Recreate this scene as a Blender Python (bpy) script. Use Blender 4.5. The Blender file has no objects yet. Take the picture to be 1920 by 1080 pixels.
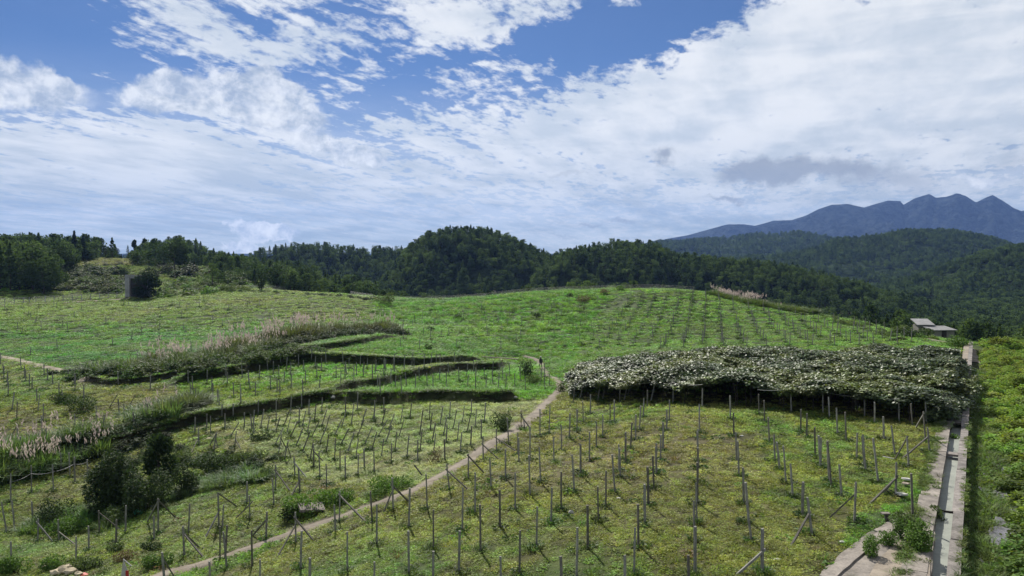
import bpy, math, random
import numpy as np
from mathutils import Vector, Matrix
random.seed(7); rng = np.random.default_rng(7)
R = math.radians
scene = bpy.context.scene
COL = scene.collection
# ---------------------------------------------------------------- camera, sun, sky, exposure
CAM_Z = 10.8; F = 1450.0; PITCH = R(1.58)
SUN_EL, SUN_AZ = 43.0, -14.0          # azimuth measured from +Y (the view direction) towards +X
SUN_STR = 5.0; SKY_STR = 0.085; EXPOSURE = 0.52
cam = bpy.data.cameras.new('camera'); camo = bpy.data.objects.new('camera', cam); COL.objects.link(camo)
cam.sensor_width = 36; cam.lens = 36*F/1920; cam.clip_start = .5; cam.clip_end = 40000
camo.location = (0, 0, CAM_Z); camo.rotation_euler = (R(90)-PITCH, 0, 0)
scene.camera = camo
vs = scene.view_settings; vs.view_transform = 'Standard'; vs.look = 'None'; vs.gamma = 1; vs.use_curve_mapping = False; vs.exposure = EXPOSURE
scene.cycles.use_denoising = True
scene.cycles.max_bounces = 6; scene.cycles.transparent_max_bounces = 4; scene.cycles.volume_bounces = 0
sun = bpy.data.lights.new('sun', 'SUN'); sun.energy = SUN_STR; sun.angle = R(.5); sun.color = (1, .95, .86)
suno = bpy.data.objects.new('sun', sun); COL.objects.link(suno)
sd = Vector((math.sin(R(SUN_AZ))*math.cos(R(SUN_EL)), math.cos(R(SUN_AZ))*math.cos(R(SUN_EL)), math.sin(R(SUN_EL))))
suno.rotation_euler = sd.to_track_quat('Z', 'Y').to_euler(); suno.location = (0, 0, 60)

class X:                                # tiny expression builder over Math nodes
    nt = None
    def __init__(s, o): s.o = o
    @staticmethod
    def m(op, *a, clamp=False):
        n = X.nt.nodes.new('ShaderNodeMath'); n.operation = op; n.use_clamp = clamp
        for i, v in enumerate(a):
            if isinstance(v, X): X.nt.links.new(v.o, n.inputs[i])
            else: n.inputs[i].default_value = v
        return X(n.outputs[0])
    def __add__(s, b): return X.m('ADD', s, b)
    __radd__ = __add__
    def __sub__(s, b): return X.m('SUBTRACT', s, b)
    def __rsub__(s, b): return X.m('SUBTRACT', b, s)
    def __mul__(s, b): return X.m('MULTIPLY', s, b)
    __rmul__ = __mul__
    def __truediv__(s, b): return X.m('DIVIDE', s, b)
def sstep(x, a, b):
    n = X.nt.nodes.new('ShaderNodeMapRange'); n.interpolation_type = 'SMOOTHSTEP'
    X.nt.links.new(x.o, n.inputs[0]); n.inputs[1].default_value = a; n.inputs[2].default_value = b
    return X(n.outputs[0])
def comb(x, y, z):
    n = X.nt.nodes.new('ShaderNodeCombineXYZ')
    for i, v in enumerate((x, y, z)):
        if isinstance(v, X): X.nt.links.new(v.o, n.inputs[i])
        else: n.inputs[i].default_value = v
    return X(n.outputs[0])
def noise(vec, scale, detail=5, rough=.55, dist=0.0, lac=2.0):
    n = X.nt.nodes.new('ShaderNodeTexNoise'); n.inputs['Scale'].default_value = scale; n.inputs['Detail'].default_value = detail
    n.inputs['Roughness'].default_value = rough; n.inputs['Distortion'].default_value = dist; n.inputs['Lacunarity'].default_value = lac
    if vec is not None: X.nt.links.new(vec.o, n.inputs['Vector'])
    return X(n.outputs[0])
def mixc(f, a, b):
    n = X.nt.nodes.new('ShaderNodeMix'); n.data_type = 'RGBA'
    for i, v in ((0, f), (6, a), (7, b)):
        if isinstance(v, X): X.nt.links.new(v.o, n.inputs[i])
        else: n.inputs[i].default_value = (*v, 1) if isinstance(v, tuple) else v
    return X(n.outputs[2])

world = bpy.data.worlds.new('World'); scene.world = world; world.use_nodes = True
nt = world.node_tree; X.nt = nt; nt.nodes.clear()
def build_sky():
    skyt = nt.nodes.new('ShaderNodeTexSky'); skyt.sky_type = 'NISHITA'; skyt.sun_disc = False
    skyt.sun_elevation = R(SUN_EL); skyt.sun_rotation = R(SUN_AZ); skyt.altitude = 800; skyt.dust_density = .6; skyt.ozone_density = 1.6
    tc = nt.nodes.new('ShaderNodeTexCoord'); sep = nt.nodes.new('ShaderNodeSeparateXYZ'); nt.links.new(tc.outputs['Generated'], sep.inputs[0])
    dx, dy, dz = (X(sep.outputs[i]) for i in range(3))
    az = X.m('ARCTAN2', dx, dy)*57.29578; el = X.m('ARCSINE', dz)*57.29578
    zz = X.m('MAXIMUM', dz, 0.0)+.09
    P = comb(dx/zz, dy/zz, 0.0)                         # cloud sheet plane
    def rot(px_, py_, a): return px_*math.cos(a)+py_*math.sin(a), py_*math.cos(a)-px_*math.sin(a)
    def blob(px, py, rx, ry, tilt=0, amp=1, src=None):   # soft ellipse of sky, centre and radii in tenths of a degree-like units
        a0 = math.degrees(math.atan((px-960)/F)); e0 = math.degrees(math.atan((500-py)/F*math.cos(R(a0))))
        k = math.degrees(1/F)
        A, E = src or (az, el)
        u = (A-a0)*(1/(k)); v = (E-e0)*(1/k)
        t = R(tilt)
        uu = u*(math.cos(t)/rx)+v*(math.sin(t)/rx); vv = v*(math.cos(t)/ry)-u*(math.sin(t)/ry)
        r2 = uu*uu+vv*vv
        return X.m('EXPONENT', r2*-1.0)*amp
    # domain warp for natural edges
    w1 = noise(P, 1.6, 4, .6)-.5; w2 = noise(comb(dx/zz+7.3, dy/zz+3.1, 0.0), 1.6, 4, .6)-.5
    wa = noise(comb(az, el*1.6, 3.0), .28, 5, .6)-.5; wb = noise(comb(az, el*1.6, 9.0), .28, 5, .6)-.5
    A2 = az+wa*5.0; E2 = el+wb*3.0
    AE = (A2, E2)
    cov = None
    for b in [(30,40,170,110,0,-1.4),(90,175,150,38,-8,-.5),(330,130,150,22,0,-.45),(620,120,150,45,12,-.45),(690,60,90,40,0,-.35),(1010,105,210,42,14,-1.0),(1190,55,200,58,12,-1.35),(1330,10,120,40,0,-.5),
              (700,200,130,40,25,-.6),(760,120,80,40,0,-.4),(560,290,90,20,-12,-.35),(760,290,70,14,-8,-.4),(420,240,110,10,-12,-.35),(590,30,120,14,5,-.4),
              (300,25,160,45,0,.3),(880,40,110,45,10,.5),(560,85,70,28,0,.25),(1000,130,90,18,18,.5),(1700,150,450,170,8,.9),(1200,230,300,70,14,.65),(250,300,420,75,0,.8),(1450,60,100,60,30,.35),(690,55,80,30,0,.45),(770,110,70,25,0,.4),(950,125,100,22,16,.7),(420,110,60,25,0,.3),(540,90,60,30,0,.4),(700,140,60,22,0,.3)]:
        g = blob(*b, src=AE); cov = g if cov is None else cov+g
    px, py = (dx/zz), (dy/zz)
    r1, r2 = rot(px, py, R(68))
    n1 = noise(comb(r1*.9+w1*.5, r2*2.2+w2*.5, 0.0), 2.3, 9, .62)
    n2 = noise(comb(r1*1.0+w2*.3, r2*1.7+w1*.3, 4.0), 9.0, 7, .62)
    n3 = noise(comb(az, el*2.2, 1.0), 1.1, 6, .6)
    f = (n1-.5)*1.25+(n2-.5)*1.15+(n3-.5)*.5+cov*.46+.26
    cirrus = sstep(f, .02, .42)
    # solid heaped clouds
    bill = noise(comb(az, el*1.15, 20.0), .55, 6, .58, .35)
    cu = None
    A3 = az+(bill-.5)*3.2; E3 = el+(noise(comb(az, el, 31.0), .6, 6, .58)-.5)*2.6
    for b in [(40,168,78,38,-12,1),(125,150,40,16,-30,.5),(330,178,90,36,8,1.05),(480,178,52,52,0,1.1),(550,205,62,42,-18,1.0),(650,288,60,18,-14,1.5),(495,434,52,17,-12,1.7),(452,462,26,11,0,1.3),
              (1830,340,80,14,0,.6),(1440,130,60,30,0,.4)]:
        g = blob(*b, src=(A3, E3)); cu = g if cu is None else cu+g
    cum = sstep(cu, .30, .62)
    dark = None
    for b in [(1440,325,85,24,-3,1.5),(1600,312,75,22,-10,.8),(1245,292,22,18,-40,.75),(1360,372,42,8,-5,.8),(1060,332,70,8,0,.5),(1100,414,28,6,0,.7),(1165,411,34,6,0,.7),(1050,444,40,5,0,.6),(1040,418,25,5,0,.5),(1700,350,80,26,0,.55),(1900,300,60,30,0,.5),(1150,300,110,14,4,.35)]:
        g = blob(*b, src=(az+(bill-.5)*2.4, E3)); dark = g if dark is None else dark+g
    dark = sstep(dark, .22, .95)
    # sheet colour: bright veil, greyer and bluer low down
    low = sstep(el, 0.5, 11.5)
    tex = noise(comb(r1*.6, r2*1.5+w1*.3, 8.0), 3.2, 8, .6)
    band = noise(comb(az*.35, el*1.8, 5.0), .33, 5, .55, .4)
    bright = sstep(tex*.5+band*.5, .36, .62)
    c_low = mixc(bright, (.285,.335,.375), (.475,.51,.53)); c_high = mixc(bright, (.48,.53,.58), (.68,.695,.705))
    sheet = mixc(low, c_low, c_high)
    cuc = mixc(sstep(bill+(el-6)*.0+noise(comb(az, el, 2.0), 1.4, 5, .6)*.5, .55, .95), (.31,.37,.46), (.68,.70,.72))
    bg = nt.nodes.new('ShaderNodeVectorMath'); bg.operation = 'MULTIPLY'
    nt.links.new(skyt.outputs[0], bg.inputs[0]); bg.inputs[1].default_value = (.205*SKY_STR, .335*SKY_STR, .53*SKY_STR)
    # thin overall milkiness grows towards the horizon
    veil = X.m('MULTIPLY', X.m('SUBTRACT', 1.0, sstep(el, 2.0, 15.0)), .75)
    dens = X.m('MAXIMUM', cirrus*.93, veil+.02)
    c = mixc(dens, X(bg.outputs[0]), sheet)
    c = mixc(cum*.85, c, cuc)
    c = mixc(dark*.85, c, (.235,.27,.32))
    below = sstep(el, -3.0, 0.0)
    c = mixc(below, (.16,.19,.2), c); c = mixc(.93, (0.0, 0.0, 0.0), c)
    bgn = nt.nodes.new('ShaderNodeBackground'); nt.links.new(c.o, bgn.inputs[0]); bgn.inputs[1].default_value = 1.0
    out = nt.nodes.new('ShaderNodeOutputWorld'); nt.links.new(bgn.outputs[0], out.inputs[0])
build_sky()
world.cycles.sampling_method = 'MANUAL'; world.cycles.sample_map_resolution = 256
# ---------------------------------------------------------------- terrain height field
cp, sp = math.cos(PITCH), math.sin(PITCH)
def rays(px, py):                       # direction scaled to y = 1, for a place seen at photo pixel (px, py)
    u = (np.asarray(px, float)-960)/F; v = (540-np.asarray(py, float))/F
    y = cp+v*sp; z = -sp+v*cp
    return u/y, z/y
def project(x, y, z):
    x, y, z = np.asarray(x, float), np.asarray(y, float), np.asarray(z, float)-CAM_Z
    f = y*cp-z*sp; u = y*sp+z*cp
    f = np.maximum(f, .1)
    return 960+F*x/f, 540-F*u/f
CTRL = []                                # (x, y, z) survey points
for px, py, d in [(1300,1080,28),(1000,1080,29.5),(700,1080,32),(565,1070,36),(344,1042,44),(100,1070,43),(-250,1060,45),(1300,900,39.5),(1550,900,39),
    (1000,950,37.5),(1000,880,44),(850,1000,36.5),(750,925,45),(640,975,43),(850,880,48),(950,820,56),(1050,848,52),(1081,811,61),(1050,745,80),(1045,720,93),(1015,690,122),
    (400,930,56),(520,930,52),(240,950,58),(100,1000,54),(100,920,62),(0,860,70),(150,900,66),(300,860,68),(-250,900,62),
    (700,850,62),(700,790,72),(500,850,64),(850,850,54),(900,790,66),(850,745,82),(850,722,89),(700,735,85),(500,720,95),(640,690,108),(640,665,118),(750,650,130),(940,690,108),
    (200,740,92),(0,740,92),(100,800,78),(300,770,84),(500,780,78),(-250,760,90),(150,700,110),(300,690,110),(0,690,115),(-200,690,115),(500,620,160),(700,620,150),(300,620,165),(0,620,160),(-200,620,160),
    (0,575,230),(-200,575,230),(250,566,250),(450,546,255),(600,550,240),(720,562,225),(800,563,232),(950,553,230),(1050,546,222),(1150,543,215),(1300,546,200),(1450,575,175),(1600,602,152),(1720,628,125),
    (900,640,150),(900,600,185),(1000,600,178),(1080,650,140),(1080,600,172),(1300,600,150),(1450,610,140),(1200,656,112),(1400,655,105),(1600,652,103)]:
    a, b = rays(px, py); CTRL.append((a*d, d, CAM_Z+b*d))
for px, d, z in [(1300,58,-.2),(1700,58,0),(1120,58,-1.0),(1120,80,-1.9),(1300,80,-.5),(1600,80,0),(1900,80,0),(1900,60,0),(1900,45,0),(1900,27,0),(2300,40,0),(2300,70,0),(1700,27,0),(2300,27,0),
    (1000,13,-.5),(300,20,-4),(-300,20,-4.5),(1700,13,0),(1750,110,-.2),(1900,100,-.4),(1900,125,-3),(2300,110,-2),(800,300,-9),(1000,295,-8),(1150,290,-6),(1300,265,-6),(1450,230,-8),(1600,205,-9),(1750,165,-7),(1900,155,-9),
    (620,320,-4),(500,330,3),(700,400,-18),(1000,400,-22),(1400,350,-25),(1900,300,-25),(1900,420,-28),(-300,300,3.5),(-200,380,14),(500,400,5)]:
    CTRL.append(((px-960)/F*d, d, z))
for px, py, d in [(100,545,275),(0,535,285),(300,545,272),(150,497,370),(250,487,400),(350,520,305),(430,512,315),(0,505,360),(100,515,330),(20,528,300),(330,500,390),(400,503,370)]:
    a, b = rays(px, py); CTRL.append((a*d, d, CAM_Z+b*d))
CTRL = np.array(CTRL)
S = 60.0
def tps(r2): return r2*np.log(r2+1e-9)*.5
def fit(C):
    P = C[:, :2]/S; n = len(P)
    K = tps(((P[:, None]-P[None])**2).sum(-1))+np.eye(n)*2e-3
    A = np.zeros((n+3, n+3)); A[:n, :n] = K; A[:n, n] = 1; A[:n, n+1:] = P; A[n, :n] = 1; A[n+1:, :n] = P.T
    return np.linalg.solve(A, np.concatenate([C[:, 2], np.zeros(3)]))
W = fit(CTRL)
def rbf(x, y):
    P = CTRL[:, :2]/S; out = W[-3]+W[-2]*x/S+W[-1]*y/S
    for i in range(len(P)): out = out+W[i]*tps((x/S-P[i, 0])**2+(y/S-P[i, 1])**2)
    return out
GX0, GX1, GY0, GY1, GS = -360, 340, 4, 480, 1.0
gx = np.arange(GX0, GX1+.1, GS); gy = np.arange(GY0, GY1+.1, GS)
GRID = np.clip(rbf(*np.meshgrid(gx, gy)), -35, 32)
def sms(t): t = np.clip(t, 0, 1); return t*t*(3-2*t)
def vnoise(x, y, seed=0):               # smooth value noise
    xi, yi = np.floor(x).astype(np.int64), np.floor(y).astype(np.int64); fx, fy = sms(x-xi), sms(y-yi)
    def h(a, b):
        k = (a*374761393+b*668265263+seed*1274126177) & 0x7fffffff
        k = ((k ^ (k >> 13))*1274126177) & 0x7fffffff
        return ((k ^ (k >> 16)) & 0xffff)/65535.0
    return (h(xi, yi)*(1-fx)+h(xi+1, yi)*fx)*(1-fy)+(h(xi, yi+1)*(1-fx)+h(xi+1, yi+1)*fx)*fy
def fbm(x, y, sc, seed=0, o=4):
    t = 0; a = .5; x = np.asarray(x, float)/sc; y = np.asarray(y, float)/sc
    for i in range(o): t = t+a*vnoise(x, y, seed+i); x = x*2.03+11; y = y*2.03+5; a *= .5
    return t/(1-.5**o)                  # 0..1
def base_near(x, y):
    u = np.clip((x-GX0)/GS, 0, len(gx)-1.001); v = np.clip((y-GY0)/GS, 0, len(gy)-1.001)
    i, j = u.astype(int), v.astype(int); a, b = u-i, v-j
    return (GRID[j, i]*(1-a)+GRID[j, i+1]*a)*(1-b)+(GRID[j+1, i]*(1-a)+GRID[j+1, i+1]*a)*b
CT, ST = math.cos(R(31)), math.sin(R(31))
def canal_uv(x, y): return x*ST+y*CT, x*CT-y*ST       # along, across (to the right) of the concrete canal
def canal_xy(u, v): return u*ST+v*CT, u*CT-v*ST
def ridge_z(D, pts, cut):
    pts = np.array(pts, float); a, b = rays(pts[:, 0], pts[:, 1])
    return a*D, CAM_Z+b*D-cut
RIDGES = []
for D, sig, cut, pts in [
    (400, 48, 9, [(-400,420),(-150,425),(0,437),(60,437),(120,446),(150,462),(185,482),(230,505),(300,540)]),
    (520, 50, 7, [(210,520),(240,480),(262,462),(285,450),(320,441),(360,452),(400,474),(430,492),(480,520)]),
    (385, 26, 7.5, [(380,540),(410,508),(440,492),(500,488),(560,492),(600,500),(650,508),(700,520),(735,545),(800,575)]),
    (800, 90, 7, [(380,520),(430,500),(480,472),(530,460),(600,455),(680,464),(740,466),(800,470),(900,500)]),
    (640, 85, 7, [(690,550),(735,500),(765,458),(800,435),(860,428),(920,432),(970,447),(1020,472),(1060,495),(1100,535)]),
    (570, 75, 7, [(960,545),(1000,500),(1030,482),(1060,466),(1100,457),(1170,446),(1230,453),(1270,473),(1340,482),(1450,490),(1550,512),(1650,540),(1720,562),(1800,592)]),
    (350, 40, 8, [(1150,590),(1250,550),(1300,530),(1400,528),(1500,545),(1560,553),(1650,575),(1700,592),(1780,602),(1900,612),(2100,620)]),
    (1000, 150, 8, [(1480,580),(1560,562),(1620,545),(1680,525),(1760,500),(1850,470),(1920,455),(2100,440),(2400,430)]),
    (1600, 210, 8, [(1300,500),(1400,480),(1460,476),(1520,468),(1560,448),(1650,442),(1700,430),(1790,431),(1850,441),(1900,456),(2000,470),(2400,480)]),
    (2600, 300, 8, [(1180,470),(1240,452),(1300,449),(1400,441),(1500,436),(1540,445),(1600,460),(1700,470)])]:
    RIDGES.append((D, sig, *ridge_z(D, pts, cut)))
MD = 6500
MOUNT = ridge_z(MD, [(1100,470),(1200,458),(1240,450),(1290,441),(1330,430),(1365,421),(1395,421),(1415,424),(1450,414),(1485,413),(1510,405),(1535,392),(1560,384),(1590,383),(1620,389),(1640,383),(1665,376),(1688,377),(1694,384),(1715,372),(1742,364),(1755,371),(1775,369),(1795,363),(1812,369),(1830,380),(1846,372),(1862,366),(1880,377),(1900,390),(1915,396),(1950,388),(2050,380),(2200,400),(2600,420)], 0)
def far(x, y):
    az = x/np.maximum(y, 1)
    z = np.full(np.shape(x), -30.0)+12*(fbm(x, y, 260, 5)-.5)+sms((y-900)/1500)*15
    for i, (D, sig, rx, rz) in enumerate(RIDGES):
        yy = y+sig*1.1*(fbm(x, x*0, sig*1.6, 31+i, 2)-.5)+sig*.6*(fbm(x, y, sig*.9, 71+i, 2)-.5)
        top = np.interp(az*D, rx, rz, left=-60, right=-60)
        s = np.where(yy < D, sig*1.25, sig)
        zz = -32+(top+32)*np.exp(-((yy-D)/s)**2)+ (fbm(x, y, sig*.45, 51+i, 3)-.5)*sig*.06*np.exp(-((yy-D)/s)**2*.5)
        z = np.maximum(z, zz)
    return z
def poly_world(pts, d_of=None):
    return pts
def H(x, y):
    x = np.asarray(x, float); y = np.asarray(y, float)
    n = base_near(x, y)
    w = sms((y-330)/90)
    w = np.where(x < -.33*y, sms((y-400)/70), w)
    w = np.maximum(w, sms((np.abs(x)-270)/60))
    f = far(x, y)
    z = n*(1-w)+f*w
    z = np.where((y > 300) & (x > -.33*y), np.maximum(z, np.minimum(f, z+40)*w+z*(1-w)), z)
    z = z+bank_add(x, y)
    z = z+(fbm(x, y, 7, 3, 3)-.5)*.5*sms((60-np.abs(canal_uv(x, y)[1]))/-10+5.4)*np.clip(1-w, 0, 1)
    # level shelf beside the canal, lower ground on its right
    u, v = canal_uv(x, y)
    k = sms((9-np.abs(v+1.2))/4.0)*sms((125-u)/15)*np.where(v > 0, 1, 1)
    z = z*(1-k)+(-.03)*k
    low = sms((v+1.85)/.38)*sms((131-u)/6)
    z = z-low*.85
    return z
# terrace banks: polylines given where they stand in the photo, converted once to ground coordinates
def ray_base(px, py, Hf=None, y0=12.0, y1=2500.0, n=420):
    a, b = rays(px, py); a = np.atleast_1d(a); b = np.atleast_1d(b)
    Y = y0*(y1/y0)**(np.arange(n)/(n-1)); 
    out = np.full(len(a), y1); done = np.zeros(len(a), bool)
    z = Hf(a[:, None]*Y[None], np.broadcast_to(Y, (len(a), n))); ray = CAM_Z+b[:, None]*Y[None]
    hit = ray < z; idx = np.argmax(hit, 1); ok = hit.any(1)
    lo = Y[np.maximum(idx-1, 0)]; hi = Y[idx]
    for _ in range(18):
        mid = (lo+hi)/2; below = CAM_Z+b*mid < Hf(a*mid, mid); hi = np.where(below, mid, hi); lo = np.where(below, lo, mid)
    Yh = np.where(ok, hi, y1)
    return a*Yh, Yh, Hf(a*Yh, Yh), ok
BANKS = []
def bank_add(x, y):
    t = 0*x
    for P, hgt, fade in BANKS:
        bx0, bx1, by0, by1 = P[:, 0].min()-fade, P[:, 0].max()+fade, P[:, 1].min()-fade, P[:, 1].max()+fade
        m = (x > bx0) & (x < bx1) & (y > by0) & (y < by1)
        if not np.any(m): continue
        xm, ym = x[m], y[m]; best = np.full(xm.shape, 1e9); sgn = np.zeros(xm.shape); tt = np.zeros(xm.shape); L = len(P)-1
        for i in range(L):
            ax, ay = P[i]; bx, by = P[i+1]; ex, ey = bx-ax, by-ay; l2 = ex*ex+ey*ey
            s = np.clip(((xm-ax)*ex+(ym-ay)*ey)/l2, 0, 1); d = np.hypot(xm-ax-s*ex, ym-ay-s*ey)
            c = ex*(ym-ay)-ey*(xm-ax); up = d < best; best = np.where(up, d, best); sgn = np.where(up, np.sign(c), sgn); tt = np.where(up, (i+s)/L, tt)
        endf = sms(tt/.06)*sms((1-tt)/.06)
        sdist = best*sgn+(fbm(xm, ym, 1.7, 19, 3)-.5)*1.3
        rise = sms((sdist+.35)/.7)*np.clip(1-np.maximum(sdist, 0)/fade, 0, 1)
        r = np.zeros(np.shape(x)); r[m] = rise*hgt*endf; t = t+r
    return t
def Hbase(x, y): return base_near(x, y)
BANK_PX = [  # left to right (upslope side is away from the camera)
    ([(-220,935),(-60,905),(60,876),(150,856),(230,838),(300,815),(370,795),(450,782),(540,765),(620,748),(700,728),(780,708),(860,696),(930,694),(968,684)], 1.05, 9),
    ([(610,752),(700,752),(800,752),(900,752),(975,748)], 1.0, 6),
    ([(325,722),(400,712),(480,695),(560,678),(640,678),(700,682),(760,686),(850,686),(925,684)], 1.25, 7),
    ([(140,712),(200,722),(280,716),(350,705),(430,690),(520,672),(600,655),(680,645),(750,630)], .8, 8)]
for pts, hgt, fade in BANK_PX:
    P = np.array(pts, float); xs, ys, zs, ok = ray_base(P[:, 0], P[:, 1], Hbase, y1=500)
    BANKS.append((np.stack([xs, ys], 1), hgt, fade))
BANKS.sort(key=lambda b: 0)
def at(px, py):
    x, y, z, ok = ray_base(np.atleast_1d(px), np.atleast_1d(py), H)
    return np.stack([x, y, z], 1)
def at1(px, py): return at([px], [py])[0]

# ---------------------------------------------------------------- object helpers
def tag(o, label=None, cat=None, group=None, kind=None):
    for k, v in (('label', label), ('category', cat), ('group', group), ('kind', kind)):
        if v: o[k] = v
    return o
def mesh_np(name, V, Fc, mats=(), mi=None, smooth=False, attrs=None):
    me = bpy.data.meshes.new(name); V = np.asarray(V, np.float32)
    if isinstance(Fc, np.ndarray):
        k = Fc.shape[1]; me.vertices.add(len(V)); me.vertices.foreach_set('co', V.ravel())
        me.loops.add(Fc.size); me.loops.foreach_set('vertex_index', Fc.astype(np.int32).ravel())
        me.polygons.add(len(Fc)); me.polygons.foreach_set('loop_start', np.arange(0, Fc.size, k, dtype=np.int32))
        me.update(calc_edges=True)
    else:
        me.from_pydata([tuple(map(float, v)) for v in V], [], [tuple(map(int, f)) for f in Fc]); me.update()
    for m in mats: me.materials.append(m)
    if mi is not None: me.polygons.foreach_set('material_index', np.asarray(mi, np.int32))
    me.polygons.foreach_set('use_smooth', [smooth]*len(me.polygons))
    for k, (dom, typ, data) in (attrs or {}).items():
        a = me.attributes.new(k, typ, dom); a.data.foreach_set({'FLOAT_VECTOR': 'vector', 'FLOAT_COLOR': 'color', 'FLOAT': 'value', 'INT': 'value'}[typ], np.asarray(data).ravel())
    return me
def link(name, me, parent=None, loc=None, rot=None):
    o = bpy.data.objects.new(name, me); COL.objects.link(o)
    if parent: o.parent = parent
    if loc is not None: o.location = loc
    if rot is not None: o.rotation_euler = rot
    return o
def empty(name, loc, rz=0): return link(name, None, None, loc, (0, 0, rz))
class MB:                               # collects simple solids, several materials
    def __init__(s): s.V = []; s.F = []; s.M = []
    def add(s, V, Fs, m=0):
        b = len(s.V); s.V += [tuple(v) for v in V]; s.F += [tuple(b+i for i in f) for f in Fs]; s.M += [m]*len(Fs)
    def box(s, c, sz, m=0, rz=0, jit=0):
        hx, hy, hz = sz[0]/2, sz[1]/2, sz[2]/2; ca, sa = math.cos(rz), math.sin(rz); V = []
        for dz in (-hz, hz):
            for dx, dy in ((-hx, -hy), (hx, -hy), (hx, hy), (-hx, hy)):
                dx += random.uniform(-jit, jit); dy += random.uniform(-jit, jit)
                V.append((c[0]+dx*ca-dy*sa, c[1]+dx*sa+dy*ca, c[2]+dz+random.uniform(-jit, jit)))
        s.add(V, [(3,2,1,0),(4,5,6,7),(0,1,5,4),(1,2,6,5),(2,3,7,6),(3,0,4,7)], m)
    def tube(s, pts, rad, n=6, m=0, sq=False):
        pts = [Vector(p) for p in pts]; rings = []
        for i, p in enumerate(pts):
            t = (pts[min(i+1, len(pts)-1)]-pts[max(i-1, 0)]).normalized()
            a = t.cross(Vector((0.13, .97, .2))).normalized(); b = t.cross(a)
            r = rad[i] if isinstance(rad, (list, tuple)) else rad
            rings.append([p+a*r*math.cos((k+.5)*2*math.pi/n)+b*r*math.sin((k+.5)*2*math.pi/n) for k in range(n)])
        V = [v for r in rings for v in r]; Fs = []
        for i in range(len(rings)-1):
            for k in range(n): Fs.append((i*n+k, i*n+(k+1) % n, (i+1)*n+(k+1) % n, (i+1)*n+k))
        Fs.append(tuple(range(n-1, -1, -1))); Fs.append(tuple((len(rings)-1)*n+k for k in range(n)))
        s.add(V, Fs, m)
    def mesh(s, name, mats, smooth=False): return mesh_np(name, s.V, s.F, mats, s.M, smooth)
    def obj(s, name, mats, parent=None, loc=None, smooth=False): return link(name, s.mesh(name, mats, smooth), parent, loc)

# ---------------------------------------------------------------- materials
def newmat(name):
    m = bpy.data.materials.new(name); m.use_nodes = True; t = m.node_tree; t.nodes.clear(); X.nt = t
    out = t.nodes.new('ShaderNodeOutputMaterial'); p = t.nodes.new('ShaderNodeBsdfPrincipled'); t.links.new(p.outputs[0], out.inputs[0])
    return m, t, p, out
def lnk(t, a, b): t.links.new(a.o if isinstance(a, X) else a, b)
def attr(t, name, typ='GEOMETRY'):
    a = t.nodes.new('ShaderNodeAttribute'); a.attribute_name = name; a.attribute_type = typ; return X(a.outputs['Color'])
def hsv(t, c, val=None, sat=1.0, hue=None):
    n = t.nodes.new('ShaderNodeHueSaturation'); lnk(t, c, n.inputs['Color']); n.inputs['Saturation'].default_value = sat
    if isinstance(val, X): lnk(t, val, n.inputs['Value'])
    elif val is not None: n.inputs['Value'].default_value = val
    if hue is not None: lnk(t, hue, n.inputs['Hue'])
    return X(n.outputs[0])
def rgb(t, c):
    n = t.nodes.new('ShaderNodeRGB'); n.outputs[0].default_value = (*c, 1); return X(n.outputs[0])
def leaf_mat(name, col=None, rough=.45, trans=.28, spec=.5, var=.7, src='INSTANCER', yel=.03, tcol=(1.25, 1.25, .55)):
    m, t, p, out = newmat(name)
    c = attr(t, 'col', src) if col is None else rgb(t, col)
    g = t.nodes.new('ShaderNodeNewGeometry'); rp = X(g.outputs['Random Per Island'])
    oi = t.nodes.new('ShaderNodeObjectInfo'); orr = X(oi.outputs['Random'])
    c = hsv(t, c, (1-var*.5)+rp*var*.72+orr*var*.28, 1.0, (.5-yel)+orr*yel*2)
    lnk(t, c, p.inputs['Base Color']); p.inputs['Roughness'].default_value = rough; p.inputs['Specular IOR Level'].default_value = spec
    if trans:
        tr = t.nodes.new('ShaderNodeBsdfTranslucent'); vm = t.nodes.new('ShaderNodeVectorMath'); vm.operation = 'MULTIPLY'
        lnk(t, c, vm.inputs[0]); vm.inputs[1].default_value = tcol; t.links.new(vm.outputs[0], tr.inputs[0])
        mx = t.nodes.new('ShaderNodeMixShader'); mx.inputs[0].default_value = trans
        t.links.new(p.outputs[0], mx.inputs[1]); t.links.new(tr.outputs[0], mx.inputs[2]); t.links.new(mx.outputs[0], out.inputs[0])
    return m
def solid_mat(name, col, rough=.85, nscale=4, namt=.35, dark=None, bump=.0, spec=.3, streak=None):
    m, t, p, out = newmat(name); tc = t.nodes.new('ShaderNodeTexCoord'); v = X(tc.outputs['Object'])
    oi = t.nodes.new('ShaderNodeObjectInfo')
    n1 = noise(v, nscale, 6, .62); n2 = noise(v, nscale*7, 4, .6)
    c = mixc(sstep(n1*.65+n2*.35, .35, .65), tuple(x*(1-namt) for x in col), tuple(x*(1+namt*.5) for x in col))
    if dark: c = mixc(sstep(noise(v, nscale*.6, 5, .65), .52, .68), c, dark)
    c = hsv(t, c, .82+X(oi.outputs['Random'])*.36)
    lnk(t, c, p.inputs['Base Color']); p.inputs['Roughness'].default_value = rough; p.inputs['Specular IOR Level'].default_value = spec
    if bump:
        b = t.nodes.new('ShaderNodeBump'); b.inputs['Strength'].default_value = bump; b.inputs['Distance'].default_value = .03
        lnk(t, n1+n2*.6, b.inputs['Height']); t.links.new(b.outputs[0], p.inputs['Normal'])
    return m
M = {}
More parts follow.
